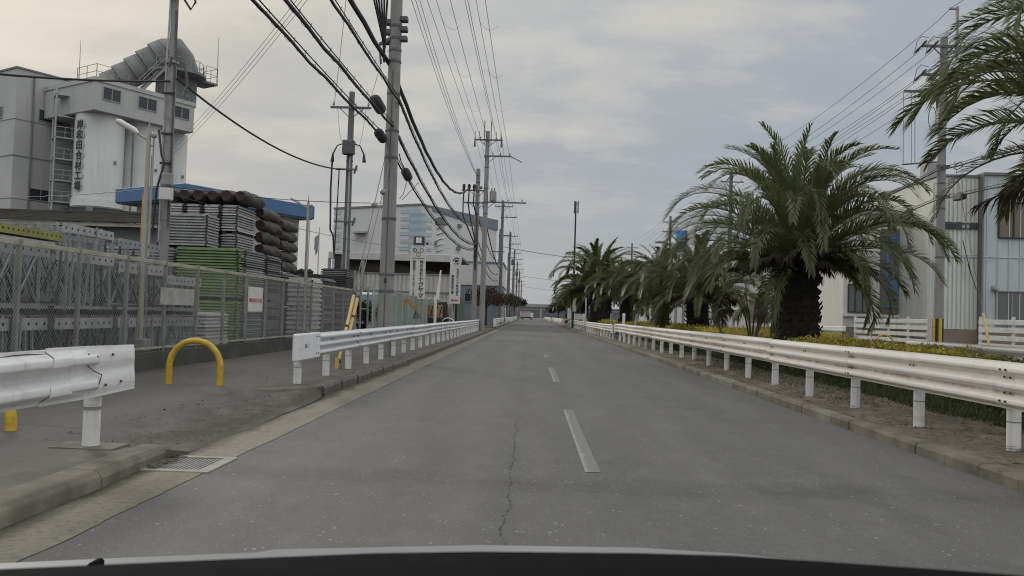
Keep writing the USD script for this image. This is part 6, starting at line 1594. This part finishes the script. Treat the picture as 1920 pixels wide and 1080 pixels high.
setting('grass', blades(26000, (5.9, 7.4), (8, 40), .20, 8, .016), M['grass'], 'rough short grass under the front of the hedge', 'stuff')
setting('grass', blades(5000, (4.9, 6.2), (13, 60), .09, 9), M['grass'], 'sparse grass tufts on the median soil', 'stuff')

# low yellow hedge: leaves through the outer layer of a rolling volume over a core of twigs
def hedge_leaf():
    g = G(); pos = g.n('geometry', 'position')
    z = g.n('separate_xyz', 'z', vector=pos); r = g.n('geometry', 'random_per_island')
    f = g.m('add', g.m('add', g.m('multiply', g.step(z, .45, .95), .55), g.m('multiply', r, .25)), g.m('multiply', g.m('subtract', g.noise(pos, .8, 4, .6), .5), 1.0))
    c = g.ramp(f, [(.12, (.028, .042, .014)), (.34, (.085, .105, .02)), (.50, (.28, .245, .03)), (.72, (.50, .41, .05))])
    a = g.n('principled_bsdf', 'BSDF', base_color=c, roughness=.5); b = g.n('translucent_bsdf', 'BSDF', color=c)
    return g.build('hedge_leaves', g.n('mix_closure', 'closure', fac=.25, closure1=a, closure2=b))


M['hedge'] = hedge_leaf(); M['hedgecore'] = mat('hedge_twigs', (.030, .028, .018), .9, .3, 5)


def hedge_top(x, y): return .90 + .10 * np.sin(y * .35 + x * .4) + .06 * np.sin(y * 1.7 + x * 2.1) + .03 * np.sin(y * 4.1 - x * 5) + .04 * np.clip((y - 16) / 10, -1, 1) - .34 * np.clip((18.5 - y) / 4.5, 0, 1)


def hedge_leaves(n, y0, y1, size, seed, x0=6.15, x1=9.7, keep=1.0):
    r = np.random.default_rng(seed)
    x, y = r.uniform(x0, x1, n), r.uniform(y0, y1, n); top = hedge_top(x, y)
    side = r.random(n) < .30
    x = np.where(side, x0 + np.abs(r.normal(0, .13, n)), x)
    z = np.where(side, r.uniform(.22, 1, n) * top, top - np.abs(r.normal(0, .10, n)) + r.uniform(0, .07, n))
    bare = np.sin(y * .9 + 1.3) * np.sin(x * 1.1 + y * .37) + (keep - 1.0)
    ok = (bare > -.75) | (r.random(n) < .35)
    for tx, ty in ((6.9, 21.6), (6.95, 34.5), (7.55, 10.2)): ok &= np.hypot(x - tx, y - ty) > .72
    x, y, z = x[ok], y[ok], z[ok]; n = len(x)
    d = np.stack([r.normal(0, .7, n), r.normal(0, .7, n), r.uniform(.1, 1.1, n)], 1); d /= np.linalg.norm(d, axis=1, keepdims=True)
    w = np.cross(d, r.normal(0, 1, (n, 3))); w /= np.linalg.norm(w, axis=1, keepdims=True)
    s = size * r.uniform(.6, 1.3, n)[:, None]; c = np.stack([x, y, z], 1)
    V = np.stack([c, c + d * s * .5 + w * s * .27, c + d * s, c + d * s * .5 - w * s * .27], 1).reshape(-1, 3); b = np.arange(n)[:, None] * 4
    return V, np.concatenate([b + [0, 1, 2], b + [0, 2, 3]], 0)


hg = thing('hedge', 'low yellow green hedge filling the median under the palms', 'hedge', (8, 20, .1), kind='stuff')
m = MB()
for args in ((30000, 15.5, 30, .075, 1), (26000, 30, 55, .10, 2), (16000, 55, 108, .16, 3)): m.add(*hedge_leaves(*args))
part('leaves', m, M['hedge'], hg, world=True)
m = MB()
gy_ = np.arange(15.4, 108.1, .4); gx_ = np.linspace(6.28, 9.55, 8); cv = [(x, y, hedge_top(x, y) - .17 if 0 < i < 7 else .12) for y in gy_ for i, x in enumerate(gx_)]
part('core', m.add(cv, [(j * 8 + i, j * 8 + i + 1, (j + 1) * 8 + i + 1, (j + 1) * 8 + i) for j in range(len(gy_) - 1) for i in range(7)]), M['hedgecore'], hg, world=True)
hg2 = thing('hedge', 'thin sparse twiggy end of the hedge nearest the camera on the right', 'hedge', (8, 10, .1), kind='stuff')
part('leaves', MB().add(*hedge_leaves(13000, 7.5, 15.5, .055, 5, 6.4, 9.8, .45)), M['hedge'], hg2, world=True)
m = MB(); r = np.random.default_rng(6)
for i in range(420):
    x, y = r.uniform(6.4, 9.7), r.uniform(7.5, 15.6); h = hedge_top(x, y) * r.uniform(.75, 1.12); q = r.normal(0, .16, 2)
    m.tube([(x, y, .12), (x + q[0] * .4, y + q[1] * .4, h * .6), (x + q[0], y + q[1], h)], [.008, .006, .003], 3, caps=False)
part('twigs', m, M['rachisold'], hg2, world=True)


# broadleaf trees
def tree(name, label, x, y, h, rad, seed, m, n=2600, size=.16, trunk_h=.45, group=None, cat='tree', squash=.75):
    root = thing(name, label, cat, (x, y, .1), group=group)
    r = np.random.default_rng(seed); R_ = random.Random(seed)
    tp = np.array([0, 0, h * trunk_h]); br = MB()
    br.tube([(0, 0, -.1), (.03, .02, h * trunk_h * .5), tp], [.03 * h, .022 * h, .018 * h], 8)
    cl = []
    for i in range(11):
        a = i * 2.4; e = R_.uniform(.15, 1.3); q = tp + np.array([math.cos(a) * math.cos(e), math.sin(a) * math.cos(e), math.sin(e) * squash * 1.1]) * rad * R_.uniform(.55, .95)
        br.tube([tp * .8, tp * .4 + q * .6 + [0, 0, .1], q], [.011 * h, .008 * h, .003 * h], 5); cl.append((q, rad * R_.uniform(.28, .48)))
    part('trunk', br, M['bark'], root, smooth=50)
    V = []
    for i in range(n):
        q, s = cl[R_.randrange(len(cl))]
        d = r.normal(0, 1, 3); d /= np.linalg.norm(d); c = q + d * s * r.random() ** .4 * np.array([1, 1, squash])
        u = r.normal(0, 1, 3); u /= np.linalg.norm(u); w = np.cross(u, r.normal(0, 1, 3)); w /= np.linalg.norm(w); s2 = size * r.uniform(.6, 1.3)
        V += [c, c + u * s2 * .5 + w * s2 * .35, c + u * s2, c + u * s2 * .5 - w * s2 * .35]
    b = np.arange(n)[:, None] * 4
    part('crown', MB().add(V, np.concatenate([b + [0, 1, 2], b + [0, 2, 3]], 0)), M[m], root)
    return root


M['bark'] = mat('bark', (.075, .06, .05), .9, .3, 6)
M['leaf_red'] = leaf_mat('leaves_reddish', [(.25, (.06, .04, .03)), (.55, (.14, .065, .045)), (.8, (.16, .11, .05))], .6)
M['leaf_orange'] = leaf_mat('leaves_olive_orange', [(.25, (.045, .05, .025)), (.55, (.12, .095, .035)), (.8, (.17, .11, .04))], .6)
M['leaf_dark'] = leaf_mat('leaves_dark_green', [(.25, (.018, .03, .014)), (.6, (.035, .055, .025)), (.85, (.06, .085, .04))], .5)
tree('street_tree', 'reddish brown autumn tree past the pair of concrete poles', -4.6, 86, 4.6, 2.1, 3, 'leaf_red', group='street trees on the left', size=.2, trunk_h=.5)
tree('street_tree', 'second reddish tree, just beyond the first', -4.5, 97, 4.8, 2.0, 4, 'leaf_red', group='street trees on the left', size=.2, trunk_h=.5)
tree('street_tree', 'olive and orange tree farther down the left side', -4.5, 118, 5.0, 2.2, 5, 'leaf_orange', group='street trees on the left', size=.24)
tree('street_tree', 'dark green tree with orange tints behind the olive one', -4.4, 138, 6.2, 2.3, 6, 'leaf_orange', group='street trees on the left', size=.26)
tree('street_tree', 'dark green tree, first of the far pair on the left', -4.2, 165, 7.6, 2.6, 7, 'leaf_dark', group='street trees on the left', size=.3)
tree('street_tree', 'dark green tree farthest along the left side', -4.0, 205, 8.0, 2.8, 8, 'leaf_dark', group='street trees on the left', size=.34)
tree('roadside_bush', 'dark rounded bush by the road, far end of the palm row', 7.2, 165, 7.0, 3.0, 9, 'leaf_dark', size=.34, n=3400, trunk_h=.3)
tree('roadside_bush', 'second dark bush behind the rounded one at the far end of the median', 7.0, 205, 7.6, 3.2, 10, 'leaf_dark', size=.38, n=3000, trunk_h=.3)
tree('shrub', 'dusty shrub growing beside the thick black steel post', -10.0, 44.4, 3.0, 1.25, 12, 'leaf_dark', n=1500, size=.13, trunk_h=.35)
tree('shrub', 'dark weedy shrub left of the foot of the big concrete pole', -7.4, 37.2, 2.6, 1.0, 13, 'leaf_dark', n=1400, size=.11, trunk_h=.3)
for i, (x, y) in enumerate(((5.9, 60), (6.1, 54), (6.15, 48), (5.3, 82))):
    w = thing('marker_post', ['short white marker post, third from the right under the palms', 'short white marker post, second from the right under the palms', 'short white marker post nearest the drooping palm', 'short white marker post by the antenna mast'][i], 'marker post', (x, y, .1)); part('post', MB().tube([(0, 0, 0), (0, 0, 1.5)], .09, 10), M['post'], w); part('cap', MB().tube([(0, 0, 1.5), (0, 0, 1.56)], [.09, .05], 10), M['post'], w)
for lab, x, y, w_, z0, z1 in (('tall white notice box beside the far bush', 3.9 + 1.0, 100, .42, .95, 2.25), ('wide white low notice board by the antenna mast', 5.8, 100, .85, .9, 1.6)):
    w = thing('notice_box', lab, 'sign', (x, y, .1)); part('box', MB().bbox(-w_, w_, -.1, .1, z0, z1, .02), M['board'], w); part('leg', MB().box(-.05, .05, -.05, .05, 0, z0), M['galvdull'], w)

# ------------------------------------------------------------------ the car the picture is taken from: bonnet and dashboard top
M['bonnet'] = mat('silver_car_paint', (.36, .37, .38), .3, .04, 2, metal=.4)
M['dash'] = mat('black_dashboard', (.006, .006, .007), .95, .15, 40, spec=.04)  # black trim, darkened further for the shade of the unbuilt car roof
M['rim'] = mat('wheel_rim', (.4, .4, .4), .35, .08, metal=.6)
car = thing('car', 'silver car bonnet edge and black dashboard top along the bottom of the picture', 'car', (0, 1.0, 0))
FE = np.array([(-1.1844, 1.4726, 0.8501), (-1.0576, 1.5711, 0.8411), (-1.0124, 1.5972, 0.8375), (-0.7952, 1.6891, 0.8304), (-0.5627, 1.7493, 0.8317), (-0.5201, 1.7574, 0.8377), (-0.093, 1.7992, 0.8511), (0.2495, 1.7873, 0.8615), (0.4468, 1.7612, 0.864), (0.5718, 1.7358, 0.8628), (0.9461, 1.5972, 0.8777), (1.1192, 1.4617, 0.8957)])      # the bonnet's front edge, left to right
DE = np.array([(-0.4935, 0.6454, 1.1306), (-0.4547, 0.676, 1.1261), (-0.4357, 0.6878, 1.1245), (-0.2433, 0.757, 1.1209), (-0.1389, 0.7732, 1.1245), (-0.0401, 0.7796, 1.1279), (0.1082, 0.7742, 1.1335), (0.1934, 0.7624, 1.1377), (0.2474, 0.7508, 1.1393), (0.3671, 0.7094, 1.147), (0.4074, 0.6878, 1.1513), (0.4475, 0.659, 1.1565)])      # the dashboard's far edge
def strip(rows): 
    n = len(rows[0]); return MB().add(np.vstack(rows), [(j * n + i, j * n + i + 1, (j + 1) * n + i + 1, (j + 1) * n + i) for j in range(len(rows) - 1) for i in range(n - 1)])
back = np.stack([FE[:, 0] * .95, FE[:, 1] * 0 + .95, FE[:, 2] + .055], 1); midr = FE * .35 + back * .65 + [0, 0, .03]
midr[:, 2] = np.minimum(midr[:, 2], 1.35 + (FE[:, 2] - 1.35) * midr[:, 1] / FE[:, 1] - .012)
back[:, 2] = np.minimum(back[:, 2], 1.35 + (FE[:, 2] - 1.35) * back[:, 1] / FE[:, 1] - .03)
lip = FE + [0, .035, -.03]; nose = FE + [0, .10, -.22]; low = FE + [0, .06, -.50]
part('bonnet', strip([back, midr, FE, lip]), M['bonnet'], car, smooth=60, world=True)
part('nose', strip([lip + [0, .001, -.004], nose]), M['bonnet'], car, smooth=60, world=True)
part('bumper', strip([nose + [0, .06, -.01], nose + [0, .08, -.12], low + [0, .05, 0]]), M['dash'], car, smooth=60, world=True)
for s in (0, -1):
    e = FE[s]; sx = -1 if s == 0 else 1
    part('wing', strip([np.array([(e[0] * .97, .3, e[2] + .02), (e[0] * .97, .95, back[s][2]), (e[0], e[1], e[2])]), np.array([(e[0] + .02 * sx, .3, .40), (e[0] + .02 * sx, .95, .72), (e[0], e[1] + .05, .40)])]), M['bonnet'], car, world=True)
    p = part('wheel', MB().tube([(e[0] - .16 * sx, .95, .29), (e[0] + .0 * sx, .95, .29)], .285, 24), M['tyre'], car, smooth=40, world=True)
    part('rim', MB().tube([(e[0] + .001 * sx, .95, .29), (e[0] + .012 * sx, .95, .29)], .18, 16), M['rim'], p, world=True)
part('washer_nozzle', MB().bbox(-0.8002 - .008, -0.8002 + .008, 1.5500 - .02, 1.5500 + .02, 0.8665 - .02, 0.8665 - .002, .004), M['dash'], car, world=True)
near = np.stack([DE[:, 0] * .8, DE[:, 1] * 0 + .22, 1.35 + (DE[:, 2] - 1.35) * .22 / DE[:, 1] - .07], 1)
m1 = DE * .7 + near * .3 + [0, 0, .004]; down = DE + [0, .03, -.16]
part('dashboard', strip([near, m1, DE, DE + [0, .012, -.012], down]), M['dash'], car, smooth=60, world=True)
part('dash_front', strip([near, near + [0, .02, -.35]]), M['dash'], car, world=True)

# ------------------------------------------------------------------ far end of the road
M['bridge'] = mat('footbridge_grey', (.30, .31, .32), .7, .1, .3); M['farwall'] = mat('far_grey_wall', (.12, .115, .13), .8, .12, .1)
fb = thing('footbridge', 'thin grey footbridge crossing the far end of the road', 'bridge', (0, 432, 0))
part('deck', MB().box(-16, 30, -1.2, 1.2, 6.0, 6.7), M['bridge'], fb)
for x in (-6.5, 5.5, 24): part('pier', MB().box(x - .45, x + .45, -.45, .45, 0, 6.0), M['bridge'], fb)
part('parapet', MB().box(-16, 30, -1.25, -1.18, 6.7, 7.3), M['bridge'], fb)
fw = thing('far_wall', 'long low dark grey wall closing the far end of the road', 'wall', (0, 450, 0))
part('wall', MB().box(-80, 80, 0, 2, 0, 4.2), M['farwall'], fw); part('upper_band', MB().box(-80, 80, -.06, 2, 4.2, 5.0), M['plantd'], fw)
part('embankment', MB().mesh(trimesh.convex.convex_hull(np.array([(x, y, z) for x in (-400, 400) for y, z in ((6, 0), (40, 0), (14, 6.0), (30, 6.5))]))), M['leaf_dark'], fw)
M['pinkbox'] = mat('pale_pink_truck_body', (.40, .35, .335), .5, .06, .5)
tk = thing('parked_truck', 'pale pinkish box truck standing across the far left end of the road', 'truck', (-1.2, 262, 0), 4)
part('box', MB().bbox(-1.9, 1.2, -.9, .9, .75, 2.45, .05), M['pinkbox'], tk); part('cab', MB().bbox(1.25, 2.1, -.88, .88, .6, 2.1, .08), M['vanwhite'], tk); part('chassis', MB().box(-1.9, 2.0, -.7, .7, .45, .74), M['tyre'], tk)
part('stripe', MB().box(-1.85, 1.15, -.915, -.902, 2.05, 2.14), M['red'], tk); part('windscreen', MB().box(2.09, 2.115, -.75, .75, 1.35, 1.95), M['window'], tk)
for x in (-1.1, 1.5):
    for s in (-1, 1): p = part('wheel', MB().tube([(x, s * .65, .36), (x, s * .9, .36)], .36, 16), M['tyre'], tk); part('rim', MB().tube([(x, s * .9, .36), (x, s * .915, .36)], .18, 10), M['galv'], p)
part('end_frame', MB().box(-1.97, -1.9, -.92, .92, .7, 2.5), M['vanwhite'], tk)
for i, (x, y, w, h, d) in enumerate(((34, 90, 26, 8.5, 20), (30, 140, 22, 9.5, 24), (-16, 175, 18, 8, 20), (-18, 240, 20, 9, 30))):
    b = thing('far_building', ['plain pale factory block behind the palms', 'plain grey factory block farther behind the palms', 'plain pale block behind the far left trees', 'plain grey block at the far left'][i], 'building', (x, y, 0))
    part('wall', MB().box(-w / 2, w / 2, 0, d, 0, h), M['lowwhite' if i % 2 == 0 else 'whwall'], b); part('roof_edge', MB().box(-w / 2 - .1, w / 2 + .1, -.1, d + .1, h, h + .3), M['plantd'], b)
    for k in range(int(w / 4)): window(b, (-w / 2 + 2 + 4 * k, 0, h * .6), (1, 0, 0), (0, 0, 1), 1.8, 1.2, 2)
